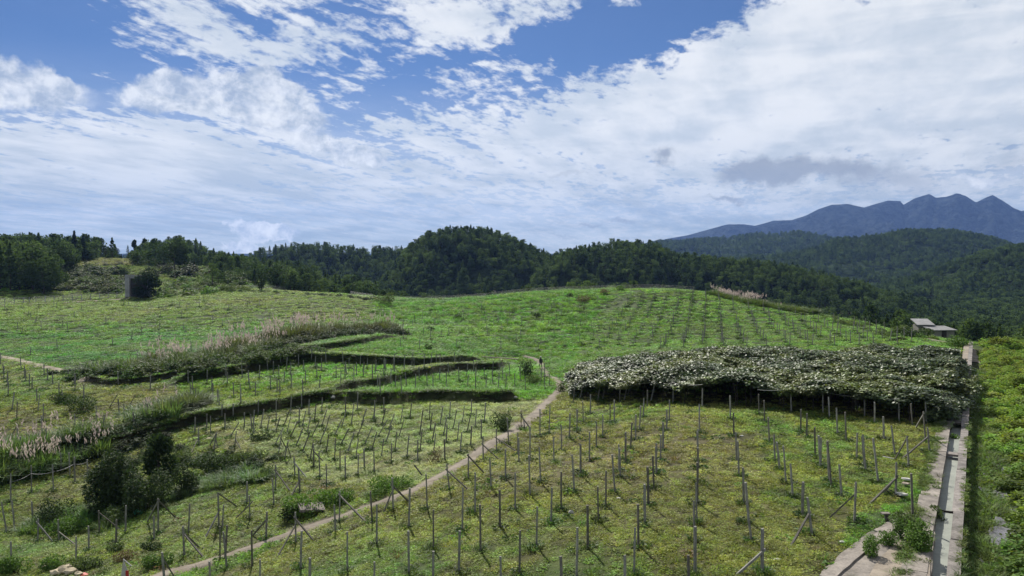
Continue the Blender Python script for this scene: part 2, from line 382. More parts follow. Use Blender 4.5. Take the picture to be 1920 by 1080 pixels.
def ground_mat():
    m, t, p, out = newmat('ground'); c = attr(t, 'col'); g = t.nodes.new('ShaderNodeNewGeometry'); P = X(g.outputs['Position'])
    n1 = noise(P, .9, 8, .68); n2 = noise(P, 5.0, 5, .65); n3 = noise(P, .12, 4, .6)
    v = .55+sstep(n1*.6+n2*.4, .34, .66)*.75
    c = hsv(t, c, v, 1.0, .485+n3*.03)
    lnk(t, c, p.inputs['Base Color']); p.inputs['Roughness'].default_value = .95; p.inputs['Specular IOR Level'].default_value = .15
    b = t.nodes.new('ShaderNodeBump'); b.inputs['Strength'].default_value = .8; b.inputs['Distance'].default_value = .12
    lnk(t, n1+n2*.5, b.inputs['Height']); t.links.new(b.outputs[0], p.inputs['Normal'])
    return m
M['ground'] = ground_mat()
def hill_mat():                         # floor of the woods and the distant mountains
    m, t, p, out = newmat('hill'); g = t.nodes.new('ShaderNodeNewGeometry'); P = X(g.outputs['Position'])
    n1 = noise(P, .022, 10, .75); n2 = noise(P, .006, 6, .6); n0 = noise(P, .004, 5, .7)
    c = mixc(sstep(n1, .38, .62), (.010, .018, .012), (.055, .08, .04)); c = mixc(sstep(n2, .55, .75), c, (.07, .085, .045))
    lnk(t, c, p.inputs['Base Color']); p.inputs['Roughness'].default_value = 1; p.inputs['Specular IOR Level'].default_value = 0
    b = t.nodes.new('ShaderNodeBump'); b.inputs['Strength'].default_value = 1; b.inputs['Distance'].default_value = 26
    lnk(t, n1+n0*1.5, b.inputs['Height']); t.links.new(b.outputs[0], p.inputs['Normal'])
    return m
M['hill'] = hill_mat()
def mountain_mat():
    m, t, p, out = newmat('mountain'); g = t.nodes.new('ShaderNodeNewGeometry'); P = X(g.outputs['Position'])
    n1 = noise(P, .012, 12, .8); n2 = noise(P, .0021, 8, .7)
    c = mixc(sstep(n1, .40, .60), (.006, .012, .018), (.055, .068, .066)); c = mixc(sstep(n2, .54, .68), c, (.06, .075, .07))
    lnk(t, c, p.inputs['Base Color']); p.inputs['Roughness'].default_value = 1; p.inputs['Specular IOR Level'].default_value = 0
    b = t.nodes.new('ShaderNodeBump'); b.inputs['Strength'].default_value = 1; b.inputs['Distance'].default_value = 170
    lnk(t, n1*.5+n2, b.inputs['Height']); t.links.new(b.outputs[0], p.inputs['Normal'])
    return m
M['mountain'] = mountain_mat()
M['concrete'] = solid_mat('concrete', (.22, .195, .17), .9, 1.3, .4, (.11, .10, .08), .5)
M['canal_wall'] = solid_mat('canal_wall', (.20, .18, .165), .9, 1.7, .45, (.09, .085, .07), .5)
M['silt'] = solid_mat('silt', (.22, .235, .205), .55, .9, .18, None, .15)
M['post'] = solid_mat('post', (.235, .23, .21), .9, 3.2, .45, (.10, .105, .085), .5)
M['post_dark'] = solid_mat('post_dark', (.15, .14, .12), .92, 3.2, .5, (.05, .055, .04), .5)
M['dirt'] = solid_mat('dirt', (.23, .195, .155), .95, .9, .35, (.16, .13, .09), .7)
M['earth'] = solid_mat('earth', (.034, .028, .018), .97, 1.2, .5, (.03, .035, .016), .8)
M['wire'] = solid_mat('wire', (.33, .33, .32), .6, 3, .1)
M['bark'] = solid_mat('bark', (.06, .05, .04), .95, 3, .5)
M['block'] = solid_mat('block', (.33, .33, .34), .95, 2, .25, (.2, .2, .2), .3)
M['dark_trim_and_shade'] = solid_mat('dark_trim_and_shade', (.035, .03, .028), .95, 2, .3)  # dark colour of shed doors and canal bar, and the hut opening's painted shade
M['white'] = solid_mat('white', (.42, .41, .38), .7, 2, .2)
M['red'] = solid_mat('red', (.5, .06, .05), .6, 2, .2)
M['roof'] = solid_mat('roof', (.20, .20, .20), .8, 1, .3)
M['pale_wall'] = solid_mat('pale_wall', (.20, .19, .17), .9, 1, .2)
M['rubble'] = solid_mat('rubble', (.42, .36, .25), .95, 2.5, .35)
M['sheet'] = solid_mat('sheet', (.15, .145, .16), .35, 2.6, .6, (.03, .028, .025), 1.0)
M['teal'] = solid_mat('teal', (.03, .30, .17), .5, 3, .2)
M['cloth_dark'] = solid_mat('cloth_dark', (.03, .03, .035), .9, 5, .3)
M['skin'] = solid_mat('skin', (.42, .26, .18), .6, 5, .1)

# ---------------------------------------------------------------- land cover: real colours of each plot (albedo)
def inpoly(px, py, poly):
    c = np.zeros(np.shape(px), bool); n = len(poly)
    for i in range(n):
        x1, y1 = poly[i]; x2, y2 = poly[(i+1) % n]
        if y1 == y2: continue
        c ^= ((y1 > py) != (y2 > py)) & (px < (x2-x1)*(py-y1)/(y2-y1)+x1)
    return c
PATH = [(200,1120),(300,1078),(370,1060),(460,1030),(560,995),(640,968),(720,940),(790,912),(850,880),(885,858),(930,826),(970,803),(1000,780),(1025,755),(1052,730)]
PATH2 = [(1052,728),(1045,714),(1026,703),(1018,690),(1012,678),(1000,672),(984,668)]
PLOTS = [   # polygon in photo pixels, base colour, grass kind, density factor, patchiness
    ('upper_left', [(-900,530),(450,535),(720,560),(700,600),(640,640),(420,680),(150,705),(0,668),(-900,640)], (.085,.112,.036)),
    ('lower_left', [(-900,640),(0,668),(150,706),(330,722),(370,790),(0,880),(-900,930)], (.105,.112,.045)),
    ('terrace_mid', [(330,722),(540,670),(700,672),(930,682),(860,694),(720,712),(620,748),(370,795)], (.085,.125,.030)),
    ('terrace_bright', [(720,714),(860,698),(985,680),(1050,700),(1040,745),(620,752)], (.078,.140,.030)),
    ('mown_plot', [(370,800),(620,755),(1040,748),(1000,790),(860,880),(760,930),(500,880),(420,860)], (.155,.170,.070)),
    ('mid_back', [(700,560),(900,550),(1160,540),(1180,640),(1085,660),(1060,720),(985,670),(700,665),(600,650),(700,600)], (.072,.122,.034)),
    ('right_back', [(1160,535),(1320,540),(1700,590),(1800,640),(1790,660),(1085,665),(1120,600)], (.080,.125,.036)),
    ('right_plot', [(1052,735),(1800,745),(1745,900),(1600,1000),(1500,1300),(-100,1300),(560,1000),(860,885)], (.120,.122,.042)),
    ('left_low', [(-900,930),(0,880),(370,800),(500,880),(760,930),(560,1000),(300,1080),(-400,1300),(-900,1300)], (.100,.112,.038)),
]
def cover(x, y, z, seed=0):
    px, py = project(x, y, z)
    wx = (fbm(x, y, 5, 91, 3)-.5); wy = (fbm(x, y, 5, 97, 3)-.5)
    qx, qy = px+wx*F*2.5/np.maximum(y, 20), py+wy*F*.5/np.maximum(y, 20)
    c = np.tile(np.array((.07, .11, .03)), (np.size(px), 1)); reg = np.zeros(np.size(px), int)
    for i, (nm, poly, col) in enumerate(PLOTS):
        m = inpoly(qx, qy, poly); c[m] = col; reg[m] = i+1
    n = fbm(x, y, 9, 11, 4)[:, None]; n2 = fbm(x, y, 2.2, 17, 3)[:, None]; n3 = fbm(x, y, 24, 23, 3)[:, None]
    brown = np.array((.138, .116, .066)); green = np.array((.068, .118, .034)); dull = np.array((.105, .12, .058)); pale = np.array((.17, .175, .085))
    def blend(mask, col, w):
        nonlocal c; c = np.where(mask[:, None], c*(1-w)+col*w, c)
    k = sms((n-.48)/.22); kg = sms((.50-n)/.2)
    rp = reg == 8
    blend(rp, brown, k*.45); blend(rp, green, kg*.7*sms((n2-.3)/.3))
    soil = np.exp(-(((px-1190)/200)**2+((py-860)/75)**2))[:, None]
    blend(rp, brown*1.05, np.clip(soil*.8*(.25+n2), 0, .65))
    ll = (reg == 9) | (reg == 2); blend(ll, brown*.9, k*.6); blend(ll, green*.9, kg*.55)
    mp = reg == 5; blend(mp, brown, sms((n-.55)/.2)*.5*np.ones_like(k)); blend(mp, np.array((.36-.2, .105, .06)), np.clip(np.exp(-(((px-400)/75)**2+((py-850)/40)**2))[:, None]*.9, 0, .8)); blend(mp, green, kg*.25)
    ul = reg == 1; low = sms((py-575)/60)[:, None]; blend(ul, np.array((.045, .110, .032)), low*(.35+.6*sms((n-.35)/.3))); blend(ul, dull, (1-low)*.4); blend(ul, brown, sms((n3-.55)/.2)*.35*(1-low))
    mb = reg == 6; blend(mb, np.array((.10, .155, .038)), sms((n3-.45)/.2)*.7); blend(mb, np.array((.045, .095, .03)), sms((.47-n)/.2)*.6)
    rb = reg == 7; blend(rb, np.array((.085, .132, .040)), k*.7); blend(rb, np.array((.07, .085, .045)), kg*.6)
    tm = reg == 3; blend(tm, brown, k*.45); blend(tm, np.array((.075, .155, .02)), kg*.7)
    wild = reg == 0; blend(wild, np.array((.10, .135, .04)), k)
    far_left = (y > 268) & (px < 520) & (reg == 0)
    blend(far_left, np.array((.070, .082, .040)), .85*np.ones_like(k))
    m = inpoly(px, py, [(120,478),(260,484),(300,497),(120,500)]); blend(m, np.array((.12, .105, .08)), .8*np.ones_like(k))
    m = inpoly(px, py, [(-50,528),(55,530),(60,545),(-50,552)]); blend(m, np.array((.12, .17, .03)), .9*np.ones_like(k))
    u, v = canal_uv(x, y)
    m = (v > -1.0) & (v < 12) & (u < 128); blend(m, np.array((.07, .075, .03)), .8*np.ones_like(k))
    return c*(.5+1.0*fbm(x, y, .9, 41, 2)[:, None]), reg
bankdist_cache = {}
def poly_dist(x, y, P):
    best = np.full(np.shape(x), 1e9)
    for i in range(len(P)-1):
        ax, ay = P[i][:2]; bx, by = P[i+1][:2]; ex, ey = bx-ax, by-ay; l2 = ex*ex+ey*ey+1e-9
        s = np.clip(((x-ax)*ex+(y-ay)*ey)/l2, 0, 1); best = np.minimum(best, np.hypot(x-ax-s*ex, y-ay-s*ey))
    return best
def world_line(pts, sub=6):
    P = np.array(pts, float); t = np.linspace(0, len(P)-1, (len(P)-1)*sub+1); q = np.stack([np.interp(t, np.arange(len(P)), P[:, 0]), np.interp(t, np.arange(len(P)), P[:, 1])], 1)
    return at(q[:, 0], q[:, 1])
PATHW = world_line(PATH); PATHW2 = world_line(PATH2)
# ---------------------------------------------------------------- ground sheets
def grid_mesh(name, xs, ys, mat, hole=None, drop=0, color=True):
    Xg, Yg = np.meshgrid(xs, ys); x, y = Xg.ravel(), Yg.ravel(); z = H(x, y)-drop
    nx, ny = len(xs), len(ys); i = np.arange(nx-1)[None]+np.arange(ny-1)[:, None]*nx; i = i.ravel()
    Fc = np.stack([i, i+1, i+nx+1, i+nx], 1)
    if hole:
        cx = x[i]+(xs[1]-xs[0])/2; cy = y[i]+(ys[1]-ys[0])/2
        keep = ~((cx > hole[0]) & (cx < hole[1]) & (cy > hole[2]) & (cy < hole[3])); Fc = Fc[keep]
    at_ = None
    if color:
        c, _ = cover(x, y, z); c = c*.62
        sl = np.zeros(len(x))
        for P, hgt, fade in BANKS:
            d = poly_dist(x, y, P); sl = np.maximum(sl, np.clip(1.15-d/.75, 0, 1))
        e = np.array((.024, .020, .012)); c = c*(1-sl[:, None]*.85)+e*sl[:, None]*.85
        for P, w in ((PATHW, .8), (PATHW2, .5)):
            k = np.clip(1.6-poly_dist(x, y, P)/w, 0, 1)[:, None]; c = c*(1-k)+np.array((.17, .145, .11))*k
        at_ = {'col': ('POINT', 'FLOAT_COLOR', np.concatenate([c, np.ones((len(c), 1))], 1).astype(np.float32))}
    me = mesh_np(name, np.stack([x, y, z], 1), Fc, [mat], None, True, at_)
    return me
FX0, FX1, FY0, FY1 = -110, 96, 10, 150
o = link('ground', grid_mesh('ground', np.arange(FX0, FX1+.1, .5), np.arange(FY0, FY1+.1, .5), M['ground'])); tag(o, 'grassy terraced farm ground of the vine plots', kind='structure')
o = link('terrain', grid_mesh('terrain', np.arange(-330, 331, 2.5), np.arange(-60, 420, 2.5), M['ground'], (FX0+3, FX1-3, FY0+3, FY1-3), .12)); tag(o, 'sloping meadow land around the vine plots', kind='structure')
# wooded hills
def fan_mesh(name, ds, azs, Hf, mat):
    A, D = np.meshgrid(azs, ds); x = (A*D).ravel(); y = D.ravel(); z = Hf(x, y); nx, ny = len(azs), len(ds)
    i = (np.arange(nx-1)[None]+np.arange(ny-1)[:, None]*nx).ravel()
    return mesh_np(name, np.stack([x, y, z], 1), np.stack([i, i+1, i+nx+1, i+nx], 1), [mat], None, True)
def Hhill(x, y): return H(x, y)-np.where((y < 415) & (np.abs(x) < 328), 2.5, 0)
ds = np.concatenate([np.arange(300, 1200, 7), np.arange(1200, 3400, 18)])
o = link('hills', fan_mesh('hills', ds, np.arange(-1.1, 1.15, .0085), Hhill, M['hill'])); tag(o, 'rolling hills under the dark woods', kind='structure')
def Hm(x, y):
    az = x/y; top = np.interp(az*MD, *MOUNT, left=120, right=300)
    warp = (fbm(x, y, 900, 7, 3)-.5)*900
    t = (y+warp*.5-MD)/np.where(y < MD, 2100, 1500)
    rid = np.abs(fbm(x, y*.55, 520, 3, 5)-.5)*2
    env = np.clip(1-np.abs(t), 0, 1)**1.15
    near0 = np.exp(-((y-MD)/260)**2)
    z = -60+(top+60)*(env*(1-near0)+near0)
    z = z-(rid*.30+ .16*np.abs(fbm(x, y, 170, 9, 4)-.5)*2)*(top+60)*(1-near0)*env*1.6
    return np.where(np.abs(t) > 1, -60, z)
def mount_mesh():
    return fan_mesh('mountains', np.concatenate([np.arange(3900, 6300, 60), np.arange(6300, 6700, 22), np.arange(6700, 8600, 100)]), np.arange(-1.2, 1.3, .0022), Hm, M['hill'])
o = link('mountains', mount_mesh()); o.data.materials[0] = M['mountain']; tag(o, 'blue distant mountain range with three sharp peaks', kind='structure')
n = 64; V = [(0, 2000, -70)]+[(30000*math.cos(2*math.pi*k/n), 2000+30000*math.sin(2*math.pi*k/n), -70) for k in range(n)]
o = link('far_ground', mesh_np('far_ground', V, [(0, k+1, (k+1) % n+1) for k in range(n)], [M['hill']])); tag(o, 'low land reaching to the horizon', kind='structure')
# ---------------------------------------------------------------- leaf geometry
def rv(n, a, b): return rng.uniform(a, b, n)
def leaves(C, D, U, L, Wd, bend=0.0):   # diamond leaves: centre, long direction, side direction
    D = D/np.linalg.norm(D, axis=1, keepdims=True); Sx = np.cross(D, U); Sx /= np.linalg.norm(Sx, axis=1, keepdims=True)+1e-9
    L = np.broadcast_to(np.asarray(L, float), (len(C),))[:, None]; Wd = np.broadcast_to(np.asarray(Wd, float), (len(C),))[:, None]
    V = np.stack([C-D*L*.5, C+Sx*Wd*.5+D*L*.05, C+D*L*.5-U*L*bend, C-Sx*Wd*.5+D*L*.05], 1).reshape(-1, 3)
    return V, np.arange(len(V)).reshape(-1, 4)
def blades(n, r, L, w, lean=.5, segs=3, droop=.6):
    a = rv(n, 0, 2*math.pi); q = r*np.sqrt(rv(n, 0, 1)); a2 = a+rv(n, -.8, .8); Lr = L*rv(n, .55, 1.1); ln = lean*rv(n, .3, 1.3)
    base = np.stack([q*np.cos(a), q*np.sin(a), np.zeros(n)], 1); out = np.stack([np.cos(a2), np.sin(a2), 0*a2], 1); side = np.stack([-np.sin(a2), np.cos(a2), 0*a2], 1)
    V = []; 
    for s in range(segs+1):
        t = s/segs; up = Lr*(t-droop*t*t*.55*ln/lean); o = Lr*ln*(t**1.6)
        p = base+out*o[:, None]; p[:, 2] += up; wd = w*(1-t*.92)*rv(n, .8, 1.2)
        V += [p-side*wd[:, None]/2, p+side*wd[:, None]/2]
    V = np.stack(V, 1); k = 2*(segs+1); Fc = []
    for s in range(segs): Fc.append(np.stack([np.arange(n)*k+2*s+j for j in (0, 1, 3, 2)], 1))
    return V.reshape(-1, 3), np.concatenate(Fc)
def join(parts):
    V = []; Fc = []; MI = []; b = 0
    for V_, F_, m in parts: V.append(V_); Fc.append(F_+b); MI.append(np.full(len(F_), m)); b += len(V_)
    return np.concatenate(V), np.concatenate(Fc), np.concatenate(MI)
def udir(n, zmin=-1, zmax=1):
    z = rv(n, zmin, zmax); a = rv(n, 0, 2*math.pi); s = np.sqrt(np.maximum(0, 1-z*z)); return np.stack([s*np.cos(a), s*np.sin(a), z], 1)
M['weed'] = leaf_mat('weed', None, .6, .38, .22, 1.0, tcol=(1.15, 1.2, .65))
M['shrub'] = leaf_mat('shrub', None, .65, .38, .14, .9)
M['kiwi'] = leaf_mat('kiwi', None, .52, .2, .4, 1.0, yel=.02)
M['silver'] = leaf_mat('silver', None, .55, .35, .3, .8)
M['plume'] = leaf_mat('plume', (.50, .43, .39), .9, .35, .1, .4, tcol=(1, .95, .9))
def src_collection(name, meshes):
    c = bpy.data.collections.new(name)
    for i, me in enumerate(meshes):
        o = bpy.data.objects.new('%s_kind_%02d' % (name, i), me); c.objects.link(o)
    return c
def instancer(name, P, rotz, scl, idx, col, coll, label, cat, tilt=None):
    n = len(P); me = bpy.data.meshes.new(name); me.vertices.add(n); me.vertices.foreach_set('co', np.asarray(P, np.float32).ravel())
    rot = np.zeros((n, 3), np.float32); rot[:, 2] = rotz
    if tilt is not None: rot[:, 0] = tilt[0]; rot[:, 1] = tilt[1]
    sc = np.asarray(scl, np.float32)
    if sc.ndim == 1: sc = np.repeat(sc[:, None], 3, 1)
    for k, typ, d in (('rot', 'FLOAT_VECTOR', rot), ('scl', 'FLOAT_VECTOR', sc), ('col', 'FLOAT_VECTOR', np.asarray(col, np.float32)), ('idx', 'INT', np.asarray(idx, np.int32))):
        a = me.attributes.new(k, typ, 'POINT'); a.data.foreach_set('value' if typ == 'INT' else 'vector', d.ravel())
    o = link(name, me); tag(o, label, cat, None, 'stuff')
    g = bpy.data.node_groups.new(name+'_nodes', 'GeometryNodeTree')
    g.interface.new_socket('Geometry', in_out='INPUT', socket_type='NodeSocketGeometry'); g.interface.new_socket('Geometry', in_out='OUTPUT', socket_type='NodeSocketGeometry')
    N = g.nodes.new; gi = N('NodeGroupInput'); go = N('NodeGroupOutput'); ip = N('GeometryNodeInstanceOnPoints'); ci = N('GeometryNodeCollectionInfo')
    ci.inputs['Collection'].default_value = coll; ci.inputs['Separate Children'].default_value = True; ci.inputs['Reset Children'].default_value = True
    ip.inputs['Pick Instance'].default_value = True
    def na(nm, t):
        a = N('GeometryNodeInputNamedAttribute'); a.data_type = t; a.inputs['Name'].default_value = nm; return a.outputs['Attribute']
    L = g.links.new; L(gi.outputs[0], ip.inputs['Points']); L(ci.outputs[0], ip.inputs['Instance'])
    L(na('idx', 'INT'), ip.inputs['Instance Index']); L(na('rot', 'FLOAT_VECTOR'), ip.inputs['Rotation']); L(na('scl', 'FLOAT_VECTOR'), ip.inputs['Scale'])
    L(ip.outputs[0], go.inputs[0])
    md = o.modifiers.new('scatter', 'NODES'); md.node_group = g
    return o
# clump kinds: every source is about 1 unit across, scaled per instance
def weed_mesh(n, leafL, h, mat, flat=.5):
    a = rv(n, 0, 2*math.pi); q = .5*np.sqrt(rv(n, 0, 1)); C = np.stack([q*np.cos(a), q*np.sin(a), h*rv(n, .02, 1)*(1-q*.9)], 1)
    D = udir(n, -.15, flat); U = udir(n, .3, 1)
    V, Fc = leaves(C, D, U, leafL*rv(n, .6, 1.3), leafL*.42*rv(n, .7, 1.3)); return mesh_np('weed', V, Fc, [mat])
def blade_mesh(n, L, w, lean, mat, r=.42, segs=2): V, Fc = blades(n, r, L, w, lean, segs); return mesh_np('grass', V, Fc, [mat])
def mixed_mesh(mat): 
    V1, F1 = blades(22, .45, .42, .035, .9, 2); a = rv(26, 0, 6.28); q = .5*np.sqrt(rv(26, 0, 1)); C = np.stack([q*np.cos(a), q*np.sin(a), .22*rv(26, .1, 1)], 1)
    V2, F2 = leaves(C, udir(26, -.1, .4), udir(26, .3, 1), .2*rv(26, .6, 1.3), .1); V, Fc, mi = join([(V1, F1, 0), (V2, F2, 0)]); return mesh_np('mixed', V, Fc, [mat])
C_LOW = src_collection('low_growth', [weed_mesh(46, .20, .30, M['weed']), weed_mesh(34, .26, .24, M['weed'], .3), blade_mesh(44, .42, .04, 1.0, M['weed']), mixed_mesh(M['weed']), blade_mesh(34, .55, .045, 1.5, M['weed']), weed_mesh(60, .14, .2, M['weed'], .35)])
def fan_points(d0, d1, dens, tmax=.72, tmin=-.72):   # dens per m2
    area = .5*(tmax-tmin)*(d1*d1-d0*d0); n = int(area*dens); y = np.sqrt(rng.uniform(d0*d0, d1*d1, n)); x = y*rng.uniform(tmin, tmax, n); return x, y
CX = np.array([1078, 1171, 1262, 1330, 1483, 1686, 1762, 1806, 1802, 1600, 1330, 1088]); CD = np.array([76, 70, 64, 60.5, 57, 54, 52.5, 60, 80, 83, 88, 96])
CANOPY = [((a-960)/F*d, d) for a, d in zip(CX, CD)]
def in_world_poly(x, y, poly): return inpoly(x, y, poly)
def grass():
    Ps = []; 
    for d0, d1, dens, s in ((26, 40, 30, .42), (40, 62, 15, .58), (62, 95, 6.5, .78), (95, 150, 2.6, 1.15), (150, 272, 1.0, 1.7), (272, 430, .5, 2.4)):
        x, y = fan_points(d0, d1, dens); z = H(x, y); c, reg = cover(x, y, z)
        u, v = canal_uv(x, y); keep = ~((v > -1.85+.6*(fbm(x, y, 1.2, 5, 2)-.5)*2) & (u < 131))
        for P, w in ((PATHW, .62), (PATHW2, .45)): keep &= poly_dist(x, y, P) > w*rng.uniform(.8, 1.3, len(x))
        for P, hgt, fade in BANKS: keep &= (poly_dist(x, y, P) > .5) | (rng.random(len(x)) < .12)
        keep &= ~in_world_poly(x, y, APRON) & ((y < 272) | (x < -.31*y))
        inc = in_world_poly(x, y, CANOPY); keep &= ~inc | (rng.random(len(x)) < .25)
        px, py = project(x, y, z)
        tall = np.where(np.isin(reg, (4, 6)), 1.45, np.where(reg == 5, .72, np.where(reg == 3, 1.2, 1.0)))
        tall = np.where(reg == 0, 1.3, tall)*(.6+.9*fbm(x, y, 3.2, 61, 3))
        low_soil = np.exp(-(((px-1200)/170)**2+((py-855)/60)**2)); keep &= rng.random(len(x)) > low_soil*.55
        bare = fbm(x, y, 4.5, 67, 3); keep &= (rng.random(len(x)) > (bare-.52)*2.4) | (reg == 4) | (reg == 6)
        sc = s*rng.uniform(.65, 1.3, len(x)); hz = sc*np.clip(tall, .4, 1.9)*(.62 if s > 1 else .8)
        idx = np.where(np.isin(reg, (4, 5, 6)), rng.choice([2, 3, 4, 5, 3], len(x)), rng.choice([0, 1, 3, 5, 2, 0], len(x)))
        Ps.append([a[keep] for a in (np.stack([x, y, z-.02], 1), np.stack([sc, sc, hz], 1), idx, c*rng.uniform(.75, 1.25, (len(x), 1)))])
    P, S_, I, C = (np.concatenate(a) for a in zip(*Ps))
    print('grass', len(P))
    instancer('field_grass', P, rng.uniform(0, 6.28, len(P)), S_, I, C*np.array((2.2, 2.5, 1.75))*np.where(rng.random((len(P), 1)) < .16, .4, 1.0), C_LOW, 'short grass and weeds covering the vine plots', 'grass')
# concrete apron at the near right corner
APRON_PX = [(1520,1100),(1585,1030),(1650,985),(1700,962),(1742,940),(1760,930),(1752,1010),(1745,1100)]
APRON = [tuple(v[:2]) for v in at(*zip(*APRON_PX))]
grass()
# ---------------------------------------------------------------- taller stands: silver grass hedges, weeds at posts, shrubs on the right
def silver_mesh(plumes):
    V1, F1 = blades(70, .35, 1.0, .045, .75, 3, .9); parts = [(V1, F1, 0)]
    if plumes:
        n = plumes; a = rv(n, 0, 6.28); b = np.stack([.35*np.cos(a), .35*np.sin(a), rv(n, .85, 1.15)], 1)
        for k in range(5):
            D = udir(n, .3, 1); D[:, 2] += .8; V2, F2 = leaves(b+udir(n)*.05+np.array((0, 0, .05*k)), D, udir(n), .17, .045); parts.append((V2, F2, 1))
    V, Fc, mi = join(parts); return mesh_np('silver_grass', V, Fc, [M['silver'], M['plume']], mi)
C_SILVER = src_collection('silver_grass', [silver_mesh(0), silver_mesh(0), silver_mesh(3), silver_mesh(6)])
def band(line_px, width, dens, hgt, plume, name, label, off=0.0, col=(.10, .165, .06)):
    P = world_line(line_px, 8); seg = np.linalg.norm(np.diff(P[:, :2], axis=0), axis=1); n = int(seg.sum()*width*dens)
    t = rng.uniform(0, len(P)-1.001, n); i = t.astype(int); f = t-i
    p = P[i, :2]*(1-f[:, None])+P[i+1, :2]*f[:, None]; d = P[i+1, :2]-P[i, :2]; nr = np.stack([-d[:, 1], d[:, 0]], 1)/np.linalg.norm(d, axis=1, keepdims=True)
    p = p+nr*(off+rng.uniform(-.5, .5, n)*width)[:, None]; z = H(p[:, 0], p[:, 1])
    dens_n = fbm(p[:, 0], p[:, 1], 4, 77, 2); k = dens_n > .3; p, z, dn = p[k], z[k], dens_n[k]; n = len(z)
    s = hgt*rng.uniform(.65, 1.2, n)*(.75+.5*dn); pn = fbm(p[:, 0], p[:, 1], 6, 83, 2)
    idx = np.where(rng.random(n) < plume*sms((pn-.3)/.3)*1.3, rng.choice([2, 3], n), rng.choice([0, 1], n))
    instancer(name, np.stack([p[:, 0], p[:, 1], z-.05], 1), rng.uniform(0, 6.28, n), s, idx, np.array(col)*rng.uniform(.6, 1.5, (n, 1))*np.array([1, 1, 1]), C_SILVER, label, 'tall grass')
band([(-150,905),(0,872),(70,850),(150,830),(230,808),(290,785)], 4.6, 3.0, 2.3, .45, 'silver_grass', 'arching silver grass with pinkish plumes along the lower left bank', -.3)
band([(290,782),(330,770),(368,766)], 4.6, 3.4, 2.3, .05, 'silver_grass', 'thick silvery grass tuft crowning the corner of the lower left bank', .4, (.10, .13, .07))
band([(440,660),(500,640),(560,632),(620,622),(700,618),(745,622)], 6.5, .7, 2.8, .55, 'silver_grass', 'pale plumed silver grass on the upper bank in mid field', .5, (.09, .11, .05))
band([(230,690),(300,690),(360,685),(430,672),(500,650)], 11.0, .5, 2.6, .4, 'silver_grass', 'loose silver grass thicket on the bank below the left field', .6, (.08, .11, .045))
band([(160,700),(200,702),(240,700)], 4, .9, 2.2, .0, 'tall_grass', 'dark tall grass at the end of the left dirt track', .6, (.05, .09, .03))
band([(1330,552),(1400,570),(1480,585),(1560,592),(1640,600),(1715,622)], 4, .45, 1.7, .5, 'silver_grass', 'row of plumed reeds on the far edge of the right field', 1.2, (.08, .12, .04))
band([(830,562),(900,556),(930,552)], 3, .8, 1.6, .8, 'silver_grass', 'small pale reeds on the crest of the middle field', .6, (.10, .14, .04))
band([(0,575),(60,600),(90,640),(120,665)], 1, .001, 1, 0, 'tall_grass', 'sparse tall grass in the left field') if False else None
band([(380,905),(430,900),(480,893),(500,888)], 3.4, 3.0, 1.25, 0, 'silver_grass', 'bright leafy cane grass on the far side of the gully', 0, (.11, .18, .08))
band([(290,935),(340,925),(390,915)], 2.4, 2.6, 1.0, 0, 'silver_grass', 'pale cane grass in front of the gully thicket', 0, (.11, .17, .08))
band([(60,985),(110,985),(160,965),(240,985)], 3.8, 2.6, 1.05, 0, 'silver_grass', 'fresh green cane grass at the left mouth of the gully', 0, (.09, .17, .05))
band([(700,925),(740,915),(770,905)], 2.2, 4, .75, 0, 'tall_grass', 'bright green grass tuft beside the dirt path', 0, (.07, .15, .03))
# shrubs: generic leafy dome meshes
def dome_mesh(n, leafL, mat, zc=.0, core=True, shape=1.0, holes=.0):
    D = udir(n, -.1, 1); r = .5*rv(n, .45, 1.02)**.6; lump = 1+.28*np.sin(D[:, 0]*5+1)*np.sin(D[:, 1]*6+2)+.15*np.sin(D[:, 2]*9); C = D*(r*lump)[:, None]; C[:, 2] *= shape
    V, Fc = leaves(C, udir(n, -.4, .6), (udir(n, .1, 1)+D*.7), leafL*rv(n, .6, 1.3), leafL*.55*rv(n, .7, 1.3)); return mesh_np('dome', V, Fc, [mat])
C_SHRUB = src_collection('shrubs', [dome_mesh(300, .16, M['shrub']), dome_mesh(260, .19, M['shrub'], shape=.7), dome_mesh(320, .13, M['shrub'], shape=1.25)])
def right_shrubs():
    # low shrub land right of the canal
    n = 9000; u = rng.uniform(22, 140, n); v = rng.uniform(.7, 40, n); x, y = canal_xy(u, v); z = H(x, y); px, py = project(x, y, z)
    ditch = (u < 56) & (v < 1.7+.7*(fbm(x, y, 2.5, 12, 2)-.5)*2); k = (px < 2080) & ~ditch & (y > 24)
    k &= (rng.random(n) < np.where(u < 60, 1, .55))
    x, y, z, u, v = (a[k] for a in (x, y, z, u, v)); n = len(x); h = fbm(x, y, 3.5, 21, 3)
    s = rng.uniform(.9, 1.7, n)*(.75+.6*h); edge = sms(v/3.5)
    zz = z-.15+(.85*edge)*rng.uniform(.0, 1, n)**.7*(.7+.6*h)
    near = sms((62-u)/12)[:, None]
    c = np.array((.16, .235, .038))*(1-near)+np.array((.11, .17, .035))*near
    instancer('shrub_land', np.stack([x, y, zz], 1), rng.uniform(0, 6.28, n), np.stack([s, s, s*.75], 1), rng.integers(0, 3, n), c*rng.uniform(.6, 1.45, (n, 1)), C_SHRUB, 'yellow green shrubs covering the lower ground right of the canal', 'shrubs')
right_shrubs()
